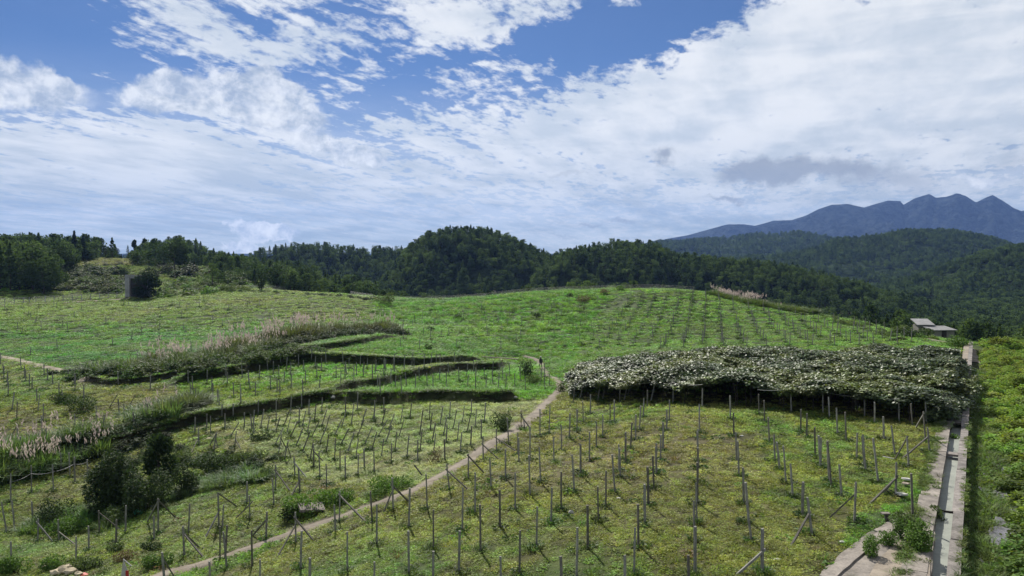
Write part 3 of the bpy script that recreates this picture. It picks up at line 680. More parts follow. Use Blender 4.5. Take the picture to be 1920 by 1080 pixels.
def wild_shrubs():
    # meadow scrub beyond the plots at the upper left and around the far edges
    spots = []
    for poly, n, s0, s1, col in [([(290,560),(460,545),(520,530),(480,505),(400,500),(330,530)], 300, 2.2, 6.0, (.085, .14, .03)), ([(100,545),(230,552),(235,525),(150,510),(100,520)], 260, 2.5, 6.5, (.06, .09, .03)),
        ([(130,512),(300,520),(330,500),(250,492),(140,500)], 150, 1.2, 3.4, (.035, .05, .02)), ([(1745,628),(1920,655),(1960,640),(1920,600),(1830,612)], 380, 1.6, 3.6, (.060, .095, .03)), ([(1380,562),(1720,640),(1790,632),(1700,596),(1400,540)], 140, 1, 2.4, (.09, .14, .03)),
        ([(270,488),(420,492),(430,512),(330,522),(285,508)], 90, 4, 8, (.030, .048, .02)), ([(0,500),(235,505),(235,518),(120,525),(0,515)], 120, 4, 8.5, (.032, .05, .022)), ([(395,505),(470,520),(470,545),(400,530)], 60, 2.5, 6, (.05, .085, .022)), ([(0,520),(60,528),(60,535),(0,535)], 60, 1.5, 3, (.05, .08, .03)), ([(700,566),(735,570),(735,550),(700,545)], 26, 1.5, 3, (.09, .12, .04))]:
        xs, ys = zip(*poly); k = 0; px = rng.uniform(min(xs), max(xs), n*3); py = rng.uniform(min(ys), max(ys), n*3); m = inpoly(px, py, poly); px, py = px[m][:n], py[m][:n]
        P = at(px, py); ok = P[:, 1] < 700; P = P[ok]; m2 = len(P); spots.append((P, rng.uniform(s0, s1, m2)*rng.uniform(.5, 1, m2), np.array(col)*rng.uniform(.55, 1.5, (m2, 1))))
    P = np.concatenate([s[0] for s in spots]); S_ = np.concatenate([s[1] for s in spots]); C = np.concatenate([s[2] for s in spots]); n = len(P)
    instancer('meadow_scrub', P, rng.uniform(0, 6.28, n), np.stack([S_, S_, S_*.7], 1), rng.integers(0, 3, n), C, C_SHRUB, 'mixed scrub and brambles on the rough land beyond the plots', 'scrub')
wild_shrubs()
def hedge_bushes():
    A = []
    for line, w, d, s0, s1, off, col in [([(-100,890),(0,872),(80,852),(160,832),(240,806),(300,785),(368,768)], 3.0, 1.5, 1.0, 1.9, .2, (.045, .075, .028)), ([(120,700),(180,704),(240,702)], 4, 1.0, 1.2, 2.2, .5, (.035, .06, .022)), ([(450,668),(520,650),(600,634),(680,628),(745,624)], 6, 1.0, 1.2, 2.5, -.3, (.035, .055, .02)), ([(190,705),(260,700),(340,694),(420,684),(500,664),(560,650)], 11, .65, 1.2, 2.6, -.2, (.05, .085, .022)), ([(250,690),(330,680),(420,664),(500,645)], 6, .4, .8, 1.6, 3, (.095, .15, .028)),
            ([(-100,900),(0,882),(100,855),(200,832),(300,802)], 3.4, 1.6, .8, 1.7, -.6, (.030, .048, .018)), ([(0,872),(80,850),(160,828),(250,798)], 1.5, 1.2, .4, .8, 2.2, (.08, .15, .03)), ([(205,880),(290,850),(370,862),(450,856),(500,868)], 3.0, 1.3, .55, 1.15, 0, (.035, .06, .02)), ([(180,965),(240,975),(300,950),(340,915)], 2.6, 1.3, .5, 1.0, 0, (.03, .05, .018)),
            ([(980,640),(1040,640),(1100,650)], 8, .12, .5, 1.2, 0, (.05, .075, .04)), ([(1440,560),(1560,600),(1700,640)], 4, .3, .6, 1.3, 0, (.07, .11, .03)), ([(395,548),(500,548),(640,556),(720,566)], 3, .3, .8, 1.8, 1, (.05, .08, .03))]:
        P = world_line(line, 8); P = P[P[:, 1] < 330]; sg = np.linalg.norm(np.diff(P[:, :2], axis=0), axis=1); n = int(sg.sum()*w*d); t = rng.uniform(0, len(P)-1.001, n); i = t.astype(int); f = (t-i)[:, None]
        p = P[i, :2]*(1-f)+P[i+1, :2]*f; e = P[i+1, :2]-P[i, :2]; nr = np.stack([-e[:, 1], e[:, 0]], 1)/(np.linalg.norm(e, axis=1, keepdims=True)+1e-6); p = p+nr*(off+rng.uniform(-.5, .5, n)*w)[:, None]
        A.append(np.column_stack([p, H(p[:, 0], p[:, 1]), rng.uniform(s0, s1, n), np.array(col)*rng.uniform(.55, 1.5, (n, 1))]))
    A = np.concatenate(A); n = len(A); instancer('hedge_growth', A[:, :3], rng.uniform(0, 6.28, n), np.stack([A[:, 3], A[:, 3], A[:, 3]*.85], 1), rng.integers(0, 3, n), A[:, 4:7], C_SHRUB, 'tangled brambles and low shrubs along the banks and in the gully', 'brambles')
hedge_bushes()
def ditch_weeds():
    n = 4200; u = rng.uniform(23, 100, n); v = np.where(rng.random(n) < .6, rng.uniform(-.3, .75, n), rng.uniform(.5, 2.4, n)); k = (fbm(u, v*2, 2.0, 3, 2) > .42) | (v < .4); u, v = u[k], v[k]; x, y = canal_xy(u, v); z = H(x, y); n = len(u); s = rng.uniform(.35, .95, n)
    instancer('ditch_weeds', np.stack([x, y, z+np.where(v > .5, .12, 0)], 1), rng.uniform(0, 6.28, n), np.stack([s, s, s*1.2], 1), rng.integers(0, 6, n), np.array((.12, .18, .045))*rng.uniform(.4, 1.5, (n, 1)), C_LOW, 'weeds growing in the muddy ditch beside the canal wall', 'weeds')
ditch_weeds()
def plot_weeds():
    x, y = fan_points(26, 110, .16); z = H(x, y); c, reg = cover(x, y, z); u, v = canal_uv(x, y); k = np.isin(reg, (8, 9, 5, 2)) & (v < -2.3) & (rng.random(len(x)) < np.where(reg == 5, .3, 1)) & (poly_dist(x, y, PATHW) > .8)
    x, y, z = x[k], y[k], z[k]; n = len(x); s = rng.uniform(.35, 1.0, n)*(.6+y/130); pick = rng.random((n, 1)); col = np.where(pick < .5, np.array((.05, .10, .025)), np.where(pick < .85, np.array((.12, .20, .04)), np.array((.17, .13, .07))))
    instancer('plot_weeds', np.stack([x, y, z], 1), rng.uniform(0, 6.28, n), np.stack([s, s, s*1.1], 1), rng.integers(0, 4, n), col*rng.uniform(.6, 1.4, (n, 1)), C_LOW, 'scattered taller weeds between the rows of posts', 'weeds')
plot_weeds()
def edge_weeds():
    n = 1500; u = rng.uniform(22, 62, n); w = rng.random(n); v = np.where(w < .7, -2.1+rng.normal(size=n)*.14, np.where(w < .85, -.33+rng.normal(size=n)*.03, rng.uniform(-2.1, -1.4, n))); k = (fbm(u, v, 1.6, 8, 3) > np.where(w > .85, .60, .42)); u, v = u[k], v[k]; x, y = canal_xy(u, v); n = len(u); s = rng.uniform(.14, .5, n)
    instancer('edge_weeds', np.stack([x, y, np.full(n, .05)], 1), rng.uniform(0, 6.28, n), s, rng.integers(0, 6, n), np.array((.12, .17, .045))*rng.uniform(.5, 1.5, (n, 1)), C_LOW, 'small weeds creeping over the edges of the canal walkway', 'weeds')
edge_weeds()
# creeping growth on the banks
def bank_growth():
    A = []
    for P, hgt, fade in BANKS:
        seg = np.hypot(*np.diff(P, axis=0).T); n = int(seg.sum()*19); t = rng.uniform(0, len(P)-1.001, n); i = t.astype(int); f = (t-i)[:, None]
        p = P[i]*(1-f)+P[i+1]*f; d = P[i+1]-P[i]; nr = np.stack([-d[:, 1], d[:, 0]], 1)/np.linalg.norm(d, axis=1, keepdims=True)
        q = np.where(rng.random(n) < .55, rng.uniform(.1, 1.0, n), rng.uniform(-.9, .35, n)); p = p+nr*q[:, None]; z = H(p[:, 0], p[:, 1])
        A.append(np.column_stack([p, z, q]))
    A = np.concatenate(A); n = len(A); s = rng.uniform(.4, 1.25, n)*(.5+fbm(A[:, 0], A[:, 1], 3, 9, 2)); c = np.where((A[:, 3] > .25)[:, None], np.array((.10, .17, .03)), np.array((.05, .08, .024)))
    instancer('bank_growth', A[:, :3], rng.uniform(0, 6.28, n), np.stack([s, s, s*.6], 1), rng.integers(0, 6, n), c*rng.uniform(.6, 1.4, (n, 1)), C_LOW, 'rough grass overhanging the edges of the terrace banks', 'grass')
bank_growth()
# ---------------------------------------------------------------- trees
def leaf_tree_mat(name, c1, c2, trans=.3, spec=.07, rough=.8):
    m, t, p, out = newmat(name); g = t.nodes.new('ShaderNodeNewGeometry'); oi = t.nodes.new('ShaderNodeObjectInfo')
    n = noise(X(g.outputs['Position']), .03, 3, .6)
    c = mixc(X.m('MULTIPLY', X(oi.outputs['Random'])*.7+sstep(n, .4, .62)*.5, 1.0, clamp=True), c1, c2); c = hsv(t, c, .6+X(g.outputs['Random Per Island'])*.7+X(oi.outputs['Random'])*.25)
    lnk(t, c, p.inputs['Base Color']); p.inputs['Roughness'].default_value = rough; p.inputs['Specular IOR Level'].default_value = spec
    tr = t.nodes.new('ShaderNodeBsdfTranslucent'); vm = t.nodes.new('ShaderNodeVectorMath'); vm.operation = 'MULTIPLY'; lnk(t, c, vm.inputs[0]); vm.inputs[1].default_value = (1.2, 1.25, .6); t.links.new(vm.outputs[0], tr.inputs[0])
    mx = t.nodes.new('ShaderNodeMixShader'); mx.inputs[0].default_value = trans; t.links.new(p.outputs[0], mx.inputs[1]); t.links.new(tr.outputs[0], mx.inputs[2]); t.links.new(mx.outputs[0], out.inputs[0])
    return m
M['wood_leaf'] = leaf_tree_mat('wood_leaf', (.024, .047, .028), (.085, .128, .05))
M['tree_leaf'] = leaf_tree_mat('tree_leaf', (.017, .031, .018), (.034, .055, .024))
def crown_pts(style, n, H_, R_, sd):
    r = np.random.default_rng(sd)
    if style == 'spire':
        t = r.random(n)**.75; z = H_*(.12+.88*t); rad = R_*(1-t)**.85*(.75+.25*np.sin(t*40)); a = r.uniform(0, 6.28, n); q = rad*np.sqrt(r.uniform(.25, 1, n)); C = np.stack([q*np.cos(a), q*np.sin(a), z-q*.15], 1); D = np.stack([np.cos(a), np.sin(a), np.full(n, -.15)], 1)
    else:
        k = {'round': 14, 'pine': 11, 'layer': 9}[style]; cc = []
        for i in range(k):
            a = r.uniform(0, 6.28); f = r.uniform(0, 1)
            if style == 'pine': z = H_*(.38+.58*i/k); q = R_*(.80-.62*(i/k))*r.uniform(.4, 1); s = np.array((R_*.42, R_*.42, H_*.075))*(1.15-.4*i/k)
            elif style == 'layer': z = H_*(.42+.5*i/k); q = R_*(.85-.5*(i/k))*r.uniform(.3, 1); s = np.array((R_*.5, R_*.5, H_*.09))
            else: z = H_*(.14+.74*f); q = R_*.72*math.sqrt(max(0, 1-((f-.4)/.66)**2))*r.uniform(.5, 1); s = np.array((R_*.42, R_*.42, H_*.16))
            cc.append(((q*math.cos(a), q*math.sin(a), z), s))
        w = r.integers(0, k, n); D = r.normal(size=(n, 3)); D /= np.linalg.norm(D, axis=1, keepdims=True); rad = r.uniform(.5, 1, n)**.5
        C = np.array([c[0] for c in cc])[w]+D*rad[:, None]*np.array([c[1] for c in cc])[w]; D = D+np.array((0, 0, .3))
    return C, D
def tree_meshes(style, H_, R_, n, leafL, sd, mat=None, one=False):
    C, D = crown_pts(style, n, H_, R_, sd); r = np.random.default_rng(sd+5)
    up = r.normal(size=(n, 3))*.6+D; V, Fc = leaves(C, D+r.normal(size=(n, 3))*.7, up, leafL*r.uniform(.6, 1.35, n), leafL*.55*r.uniform(.7, 1.3, n))
    tb = MB(); st = random.getstate(); random.seed(sd)
    hb = H_*(.9 if style != 'round' else .62); bend = [(random.uniform(-.03, .03)*H_, random.uniform(-.03, .03)*H_) for _ in range(4)]
    tb.tube([(0, 0, -.4), (0, 0, .05*H_), (*bend[0], .35*hb), (*bend[1], .7*hb), (*bend[2], hb)], [.028*H_, .02*H_, .016*H_, .010*H_, .003*H_], 6)
    for k in range(5 if not one else 3):
        a = random.uniform(0, 6.28); z0 = H_*random.uniform(.28, .6); L = R_*random.uniform(.5, .8); tb.tube([(0, 0, z0), (L*.5*math.cos(a), L*.5*math.sin(a), z0+L*.3), (L*math.cos(a), L*math.sin(a), z0+L*.45)], [.009*H_, .006*H_, .002*H_], 4)
    random.setstate(st)
    if one:
        TF = []; 
        for f in tb.F: TF += [(f[0], f[1], f[2], f[3])] if len(f) == 4 else []
        TV = np.array(tb.V); Vv, Ff, mi = join([(V, Fc, 0), (TV, np.array(TF), 1)]); return mesh_np(style+'_tree', Vv, Ff, [mat or M['wood_leaf'], M['bark']], mi)
    return mesh_np('crown', V, Fc, [mat or M['tree_leaf']]), tb.mesh('trunk', [M['bark']])
def place_tree(name, style, px, py, topy, wpx, label, n=2200, leaf=None, sd=0, cat='tree', group=None, dfix=None):
    if dfix: a, b = rays([px], [py]); x, y = a[0]*dfix, dfix; z = float(H(np.array([x]), np.array([y]))[0])
    else: x, y, z = at1(px, py)
    a, b = rays([px], [topy]); h = max(1.2, CAM_Z+b[0]*y-z); rad = wpx/2/F*y
    cm, tm = tree_meshes(style, h, rad, n, leaf or max(.12, h*.055), sd+int(px))
    r_ = empty(name, (x, y, z), random.uniform(0, 6.28)); tag(r_, label, cat, group); link('crown', cm, r_); link('trunk', tm, r_)
    return r_
random.seed(11)
T = place_tree
T('broadleaf_tree', 'round', 82, 551, 480, 84, 'dark rounded tree at the far edge of the left field, left of the block hut', 3600)
T('conifer_tree', 'round', 118, 519, 458, 58, 'tall dark tree with visible bare trunks just right of the left wood', 2600)
T('broadleaf_tree', 'round', 40, 520, 466, 80, 'dark bushy tree behind the rounded tree at the far left', 2600)
T('broadleaf_tree', 'round', 277, 559, 502, 58, 'dark layered tree growing in front of the concrete block hut', 3800)
T('pine_tree', 'round', 328, 508, 454, 64, 'broad dark pine with two trunks in front of the domed wooded knoll', 3600)
T('broadleaf_tree', 'round', 233, 522, 494, 22, 'small green tree just left of the block hut', 1500)
T('broadleaf_tree', 'round', 259, 499, 471, 30, 'low dark rounded tree at the left foot of the wooded knoll', 2000)
T('conifer_tree', 'spire', 156, 490, 441, 26, 'pointed dark conifer spire on the skyline right of the left wood', 1800)
T('conifer_tree', 'spire', 140, 494, 433, 26, 'taller dark conifer at the right end of the left wood', 1800)
T('pine_tree', 'pine', 252, 472, 447, 17, 'thin open pine leaning on the skyline left of the knoll', 700, dfix=430)
T('pine_tree', 'pine', 270, 468, 444, 20, 'second open pine on the skyline touching the knoll', 800, dfix=440)
for i, (px, ty, w, l) in enumerate([(182, 458, 12, 'first'), (199, 461, 11, 'second'), (210, 463, 12, 'third'), (221, 464, 10, 'fourth'), (240, 460, 13, 'fifth')]):
    T('conifer_tree', 'spire' if i in (0, 4) else 'pine', px, 487, ty, w, l+' small dark tree from the left in the skyline row beside the knoll', 420, dfix=400, group='small trees in the skyline row')
T('small_tree', 'round', 490, 545, 505, 22, 'dark green tree at the left end of the young pine belt', 1300)
T('broadleaf_tree', 'round', 300, 912, 812, 66, 'open leafy sapling right of the dark gully tree', 1500, .34)
T('broadleaf_tree', 'round', 190, 950, 868, 50, 'dark bushy tree on the left flank of the gully thicket', 2000, .36)
# wood on the hills
WSTYLES = [('spire', 8, 2.3), ('round', 7.5, 2.6), ('round', 8, 3.0), ('pine', 8, 2.6), ('pine', 8, 3.0), ('round', 7, 2.7)]
WM = [tree_meshes(s, h, r, 460, .62, 300+i, M['wood_leaf'], True) for i, (s, h, r) in enumerate(WSTYLES)]
C_WOOD = src_collection('wood_trees', WM)
def wood():
    out = []
    for d0, d1, sp, hs in ((150, 420, 3.3, 1.0), (420, 760, 4.3, 1.0), (760, 1150, 6.0, 1.15), (1150, 1900, 8.5, 1.35), (1900, 2800, 13, 1.9)):
        x, y = fan_points(d0, d1, 1/sp**2, .74, -.74); px = 960+F*x/y
        st = np.interp(px, [-400, 0, 120, 150, 235, 250, 390, 405, 470, 520, 700, 1300, 1420, 1500, 1600, 1700, 1760, 1920, 2200], [292, 296, 330, 385, 420, 410, 395, 345, 330, 300, 290, 262, 240, 222, 205, 178, 165, 158, 150])
        k = y > st+rng.uniform(-3, 6, len(x)); x, y = x[k], y[k]; z = H(x, y)-np.where((y < 415) & (np.abs(x) < 328), 0, 0)
        h = 8*hs*rng.uniform(.62, 1.25, len(x))*np.where((960+F*x/y < 240) & (y < 460), 1.35, 1)
        clear = fbm(x, y, 70, 121, 3); k = (clear < .70) | (y < 420); x, y, z, h = x[k], y[k], z[k], h[k]
        top = z+h*1.02; vis = np.ones(len(x), bool)
        for f in np.concatenate([np.linspace(.08, .9, 26), np.linspace(.91, .985, 10)]):
            i = np.where(vis)[0]; hz = H(x[i]*f, y[i]*f); extra = np.where(y[i]*f > 300, 2.5, 0)
            vis[i] &= (CAM_Z+(top[i]-CAM_Z)*f) > hz+extra
        out.append(np.stack([x[vis], y[vis], z[vis], h[vis]], 1))
    A = np.concatenate(out); print('trees', len(A)); return A
TREES = wood()
def knoll_trees():
    A = []
    for x0, x1, b0, b1, prof, n in ((243, 432, 488, 502, [(243,470),(262,458),(285,446),(320,440),(360,450),(400,470),(432,486)], 46), (-20, 108, 520, 546, [(-20,440),(60,446),(108,470)], 30), (395, 480, 512, 540, [(395,492),(440,488),(480,486)], 22)):
        px = rng.uniform(x0, x1, n); py = rng.uniform(b0, b1, n); P = at(px, py); top = np.interp(px, *zip(*prof))+rng.uniform(0, 26, n)*(rng.random(n) < .75); b = rays(px, top)[1]; h = CAM_Z+b*P[:, 1]-P[:, 2]; k = (P[:, 1] < 480) & (h > 3)
        A.append(np.column_stack([P[k], np.clip(h[k], 3, 17)]))
    return np.concatenate(A)
TREES = np.concatenate([TREES, knoll_trees()])
ORD = ['nearest', 'second', 'third', 'fourth', 'fifth', 'sixth', 'seventh', 'eighth', 'ninth', 'tenth', 'eleventh', 'twelfth', 'thirteenth', 'fourteenth', 'fifteenth', 'sixteenth', 'seventeenth', 'eighteenth', 'nineteenth', 'twentieth']
def ordn(i, first='first'): return first if i == 0 else (ORD[i] if i < 20 else '%dth' % (i+1))
def put_wood(A):
    px, py = project(A[:, 0], A[:, 1], A[:, 2]+A[:, 3]*.5); size = A[:, 3]/A[:, 1]
    inside = (px > 5) & (px < 1915)
    order = np.argsort(-size*inside); near = order[:285]; rest = order[285:]
    zones = [(-9e9, 240, 'dark tree in the far left wood', 'trees of the far left wood'), (240, 470, 'dark tree on the small left knoll', 'trees of the small knoll'),
        (470, 760, 'young pine behind the left field', 'young pines behind the left field'), (760, 1080, 'pine below the central hill', 'trees at the foot of the central hill'),
        (1080, 1330, 'pine below the second hill', 'trees below the hill right of centre'), (1330, 1560, 'tree behind the plumed reeds', 'trees behind the plumed reeds'),
        (1560, 1740, 'tree in the wood above the small roofs', 'trees above the small roofs'), (1740, 9e9, 'tree in the wood at the right edge', 'trees of the right edge wood')]
    zz = {}
    for j in near:
        for q, (a, b, l, g) in enumerate(zones):
            if a <= px[j] < b: zz.setdefault(q, []).append(j)
    for q, L in zz.items():
        L.sort(key=lambda j: A[j, 1]); nr = max(1, round(len(L)/14)); rows = [L[k*len(L)//nr:(k+1)*len(L)//nr] for k in range(nr)]
        for r, row in enumerate(rows):
            row.sort(key=lambda j: px[j])
            for c, j in enumerate(row):
                x, y, z, h = A[j]; i = random.randrange(6); o = link('pine_tree' if i != 2 and i != 5 else 'broadleaf_tree', WM[i], None, (x, y, z), (0, 0, random.uniform(0, 6.28))); s = h/8; o.scale = (s*random.uniform(.85, 1.2), s*random.uniform(.85, 1.2), s)
                tag(o, zones[q][2]+(', %s row from front' % ordn(r) if nr > 1 else '')+', %s from left' % ordn(c), 'tree', zones[q][3])
    B = A[rest]; n = len(B); s = B[:, 3]/8; sx = s*rng.uniform(.9, 1.35, n)
    instancer('hill_woods', B[:, :3], rng.uniform(0, 6.28, n), np.stack([sx, sx, s], 1), rng.integers(0, 6, n), np.ones((n, 3)), C_WOOD, 'dense dark pine woods covering the distant hills', 'woods')
put_wood(TREES)
# ---------------------------------------------------------------- bushes one can point at
M['bush_dark'] = leaf_tree_mat('bush_dark', (.025, .045, .015), (.05, .08, .025), .22, .3)
M['bush_bright'] = leaf_tree_mat('bush_bright', (.06, .12, .02), (.10, .18, .03), .3, .35)
M['bush_olive'] = leaf_tree_mat('bush_olive', (.05, .08, .025), (.09, .125, .04), .28, .4)
M['bush_dry'] = leaf_tree_mat('bush_dry', (.10, .075, .04), (.13, .10, .055), .2, .1)
def bush(px, py, topy, wpx, label, mat='bush_dark', n=900, leaf=.16, name='bush', sd=0, stems=True):
    x, y, z = at1(px, py); h = max(.35, (py-topy)/F*y); w = wpx/F*y/2; r = np.random.default_rng(int(px*7+py)+sd); k = 7
    cc = [(r.uniform(-.62, .62)*w, r.uniform(-.5, .5)*w, h*r.uniform(.25, .62)) for _ in range(k)]; wi = r.integers(0, k, n)
    D = r.normal(size=(n, 3)); D /= np.linalg.norm(D, axis=1, keepdims=True); C = np.array(cc)[wi]+D*(r.uniform(.45, 1, n)[:, None]**.5)*np.array((w*.48, w*.45, h*.42)); C[:, 2] = np.maximum(C[:, 2], .03)
    V, Fc = leaves(C, D+r.normal(size=(n, 3))*.8, r.normal(size=(n, 3))*.5+D+np.array((0, 0, .6)), leaf*r.uniform(.6, 1.3, n), leaf*.55*r.uniform(.7, 1.3, n))
    b = MB()
    for c in cc[:5]: b.tube([(0, 0, -.1), (c[0]*.4, c[1]*.4, c[2]*.5), c], [.03, .022, .008], 4)
    o = empty(name, (x, y, z)); tag(o, label, 'bush'); link('foliage', mesh_np('foliage', V, Fc, [M[mat]]), o); b.obj('stem', [M['bark']], o)
for a in [(222,958,836,110,'big dark thicket filling the gully in the left foreground','bush_dark',6000,.24), (268,962,872,90,'lower dark thicket right of the big one in the gully','bush_dark',3500,.22), (205,915,848,60,'leafy top of the gully thicket on its upper left','bush_olive',1200,.2), (300,890,815,70,'open leafy bush rising behind the gully thicket','bush_olive',1500,.2), (345,925,868,60,'dark bush in the middle of the gully','bush_dark',1500,.2), (941,808,772,44,'dark round bush beside the dirt path in the mown plot','bush_dark',1500,.15), (985,706,672,32,'dark leafy bush below the walking person','bush_dark',900,.22), (1000,722,700,30,'low dark bush between the person and the mown plot','bush_olive',500,.2),
    (118,757,735,74,'dark spreading bush in the lower left plot','bush_dark',1100,.22), (152,770,742,58,'second dark bush right of the spreading one in the lower left plot','bush_dark',900,.22),
    (335,868,842,60,'leafy green bush above the gully','bush_olive',1100,.2), (410,882,850,96,'wide dark bush on the far rim of the gully','bush_dark',1800,.2), (470,862,846,70,'low bush at the right end of the gully rim','bush_olive',900,.18), (488,826,812,50,'creeping dark vine heap among leaning posts','bush_dark',700,.16),
    (505,895,872,40,'small silvery bush at the right tip of the gully','bush_olive',600,.15), (590,958,920,120,'bright leafy bush thicket beside the dirt path','bush_bright',2400,.17), (545,975,945,60,'dark low bush left of the bright thicket','bush_dark',800,.15), (640,945,915,60,'fresh green weeds right of the bright thicket','bush_bright',900,.15), (735,920,893,90,'bright green weed patch above the path','bush_bright',1400,.15),
    (120,1000,962,90,'lush green bush at the left mouth of the gully','bush_bright',1700,.17), (215,985,950,70,'leafy bush with a teal sheet beside it','bush_olive',1200,.17), (100,985,930,70,'dark foliage at the left end of the gully','bush_dark',1300,.18),
    (30,1074,1036,62,'bright leafy bush in the bottom left corner','bush_bright',1500,.14), (100,1068,1042,50,'green bush right of the corner one at the bottom edge','bush_bright',1100,.13), (165,1066,1044,56,'low green bush behind the rubble heap','bush_olive',1100,.13), (298,1062,1036,60,'dark green bush left of the lower end of the path','bush_bright',1200,.13), (210,1036,1020,40,'small silvery bush in the grass above the rubble','bush_olive',600,.13), (285,1030,1014,44,'dark low bush above the lower path end','bush_dark',600,.12), (245,1048,1030,60,'dry brown bramble heap near the path end','bush_dry',700,.10),
    (808,868,835,40,'bare brown shrub between leaning posts','bush_dry',500,.09), (1050,735,715,30,'brown weeds at the left corner of the leafy canopy','bush_olive',500,.15), (1640,1045,1000,52,'upright green weed tuft on the concrete apron','bush_bright',1200,.08), (1690,1010,965,36,'second upright weed tuft beside the concrete ledge','bush_bright',900,.08),(1668,1025,990,40,'middle weed tuft in the row on the apron','bush_bright',900,.08),
    (1722,1040,968,56,'green bush growing over the canal edge','bush_bright',1900,.11), (1745,985,950,60,'trailing vine bush hanging into the canal','bush_olive',1300,.12), (1700,985,960,60,'leafy vine along the top of the apron','bush_olive',1000,.11),
    (1792,838,812,22,'green plant clump growing inside the canal','bush_bright',500,.14),
    (857,598,588,18,'small dark bush in the middle field left of the crest','bush_dark',300,.3), (1095,566,553,30,'brown dead bush heap near the crest of the middle field','bush_dry',500,.3), (1069,558,549,16,'small dark bush left of the brown heap','bush_dark',300,.3), (1132,551,541,22,'brownish bush right of the brown heap on the crest','bush_dry',350,.3), (1006,594,584,22,'dark green weed clump in the middle field','bush_dark',300,.3), (1165,545,534,20,'green bush on the crest line of the right field','bush_bright',350,.3),
    (947,552,533,26,'bright bush poking above the crest of the middle field','bush_bright',600,.35), (723,572,548,34,'pale bush at the saddle between the two far fields','bush_olive',900,.35), (800,655,645,22,'dark weeds below the middle field','bush_dark',300,.25), (808,620,612,16,'dark clump halfway up the middle field','bush_dark',300,.25),
    (1720,632,614,60,'dark bush at the right end of the right field','bush_dark',900,.35), (1790,650,628,60,'green bush at the bend of the canal path','bush_bright',1200,.25), (1685,625,606,40,'grey green bush among the posts at the right field end','bush_olive',700,.3), (430,548,530,30,'bush on the grassy shoulder left of the pine belt','bush_olive',700,.4), (458,540,524,26,'second bush on the grassy shoulder beside the pine belt','bush_dark',600,.4)]:
    bush(*a)
# ---------------------------------------------------------------- leafy canopy on the posts
def canopy():
    V_ = []; cc = []
    def clump(n, sd):
        r = np.random.default_rng(sd); a = r.uniform(0, 6.28, n); q = .5*np.sqrt(r.random(n)); C = np.stack([q*np.cos(a), q*np.sin(a), r.uniform(-.5, .5, n)*.55], 1)
        D = np.stack([np.cos(a)+r.normal(size=n)*.8, np.sin(a)+r.normal(size=n)*.8, r.uniform(-.7, .15, n)], 1); U = r.normal(size=(n, 3))*.42+np.array((0, 0, 1.0))
        L = .17*r.uniform(.7, 1.25, n); Dn = D/np.linalg.norm(D, axis=1, keepdims=True); S_ = np.cross(Dn, U); S_ /= np.linalg.norm(S_, axis=1, keepdims=True); L = L[:, None]
        V = np.stack([C-Dn*L*.5, C-Dn*L*.2+S_*L*.45, C+Dn*L*.25+S_*L*.36, C+Dn*L*.55, C+Dn*L*.25-S_*L*.36, C-Dn*L*.2-S_*L*.45], 1).reshape(-1, 3)
        return mesh_np('kiwi_leaves', V, np.arange(len(V)).reshape(-1, 6), [M['kiwi']])
    coll = src_collection('canopy_leaves', [clump(90, 1), clump(75, 2), clump(100, 3), clump(60, 4)])
    xs = [p[0] for p in CANOPY]; ys = [p[1] for p in CANOPY]; n = 21000
    x = rng.uniform(min(xs)-1.5, max(xs)+1.5, n); y = rng.uniform(min(ys)-2, max(ys)+1.5, n)
    wob = fbm(x, y, 3, 201, 2)-.5; wob2 = fbm(x, y, 3, 207, 2)-.5; k = inpoly(x+wob*3.5, y+wob2*4.0, CANOPY); x, y = x[k], y[k]
    P = np.array(CANOPY+[CANOPY[0]]); ed = poly_dist(x, y, P); z0 = H(x, y); h = fbm(x, y, 2.6, 211, 3); h2 = fbm(x, y, 8, 213, 2)
    z = z0+1.68+(h-.42)*1.7+(h2-.5)*1.0-np.clip(.9-ed, 0, .9)*.35*rng.random(len(x))
    k = rng.random(len(x)) < np.clip(.35+h*1.3, 0, 1); x, y, z, h, z0 = x[k], y[k], z[k], h[k], z0[k]
    # curtains of leaves down the left, back and right sides
    pl = []
    for i, j, dn in ((11, 12, .9), (6, 7, 1.2), (7, 8, 1.2), (8, 9, .5), (10, 11, .5)):
        a = np.array(P[i]); b = np.array(P[j]); m = int(np.hypot(*(b-a))*8*dn); t = rng.random(m)[:, None]; q = a*(1-t)+b*t+rng.normal(size=(m, 2))*.35; zz = H(q[:, 0], q[:, 1]); pl.append(np.column_stack([q, zz+rng.uniform(.3, 1.8, m)]))
    Q = np.concatenate([np.column_stack([x, y, z])]+pl); n = len(Q); s = rng.uniform(.75, 1.3, n)
    c = np.array((.075, .105, .048))*rng.uniform(.6, 1.5, (n, 1)); yl = fbm(Q[:, 0], Q[:, 1], 3, 221, 2); c = np.where((yl > .52)[:, None], c*np.array((1.5, 1.35, .9)), c)
    print('canopy', n)
    instancer('vine_canopy', Q, rng.uniform(0, 6.28, n), np.stack([s, s, s*.75], 1), rng.integers(0, 4, n), c, coll, 'glossy leafy vine canopy spread over the posts', 'vines')
    # stems under the canopy
    n = 260; x = rng.uniform(min(xs), max(xs), n*2); y = rng.uniform(min(ys), max(ys), n*2); k = inpoly(x, y, CANOPY); x, y = x[k], y[k]; z = H(x, y); b = MB()
    for i in range(len(x)):
        b.tube([(x[i], y[i], z[i]-.1), (x[i]+random.uniform(-.1, .1), y[i]+random.uniform(-.1, .1), z[i]+1), (x[i]+random.uniform(-.4, .4), y[i]+random.uniform(-.3, .3), z[i]+1.9)], [.04, .03, .02], 4)
    o = b.obj('vine_stems', [M['bark']]); tag(o, 'twisted vine stems in the shade below the canopy', 'vines', None, 'stuff')
canopy()
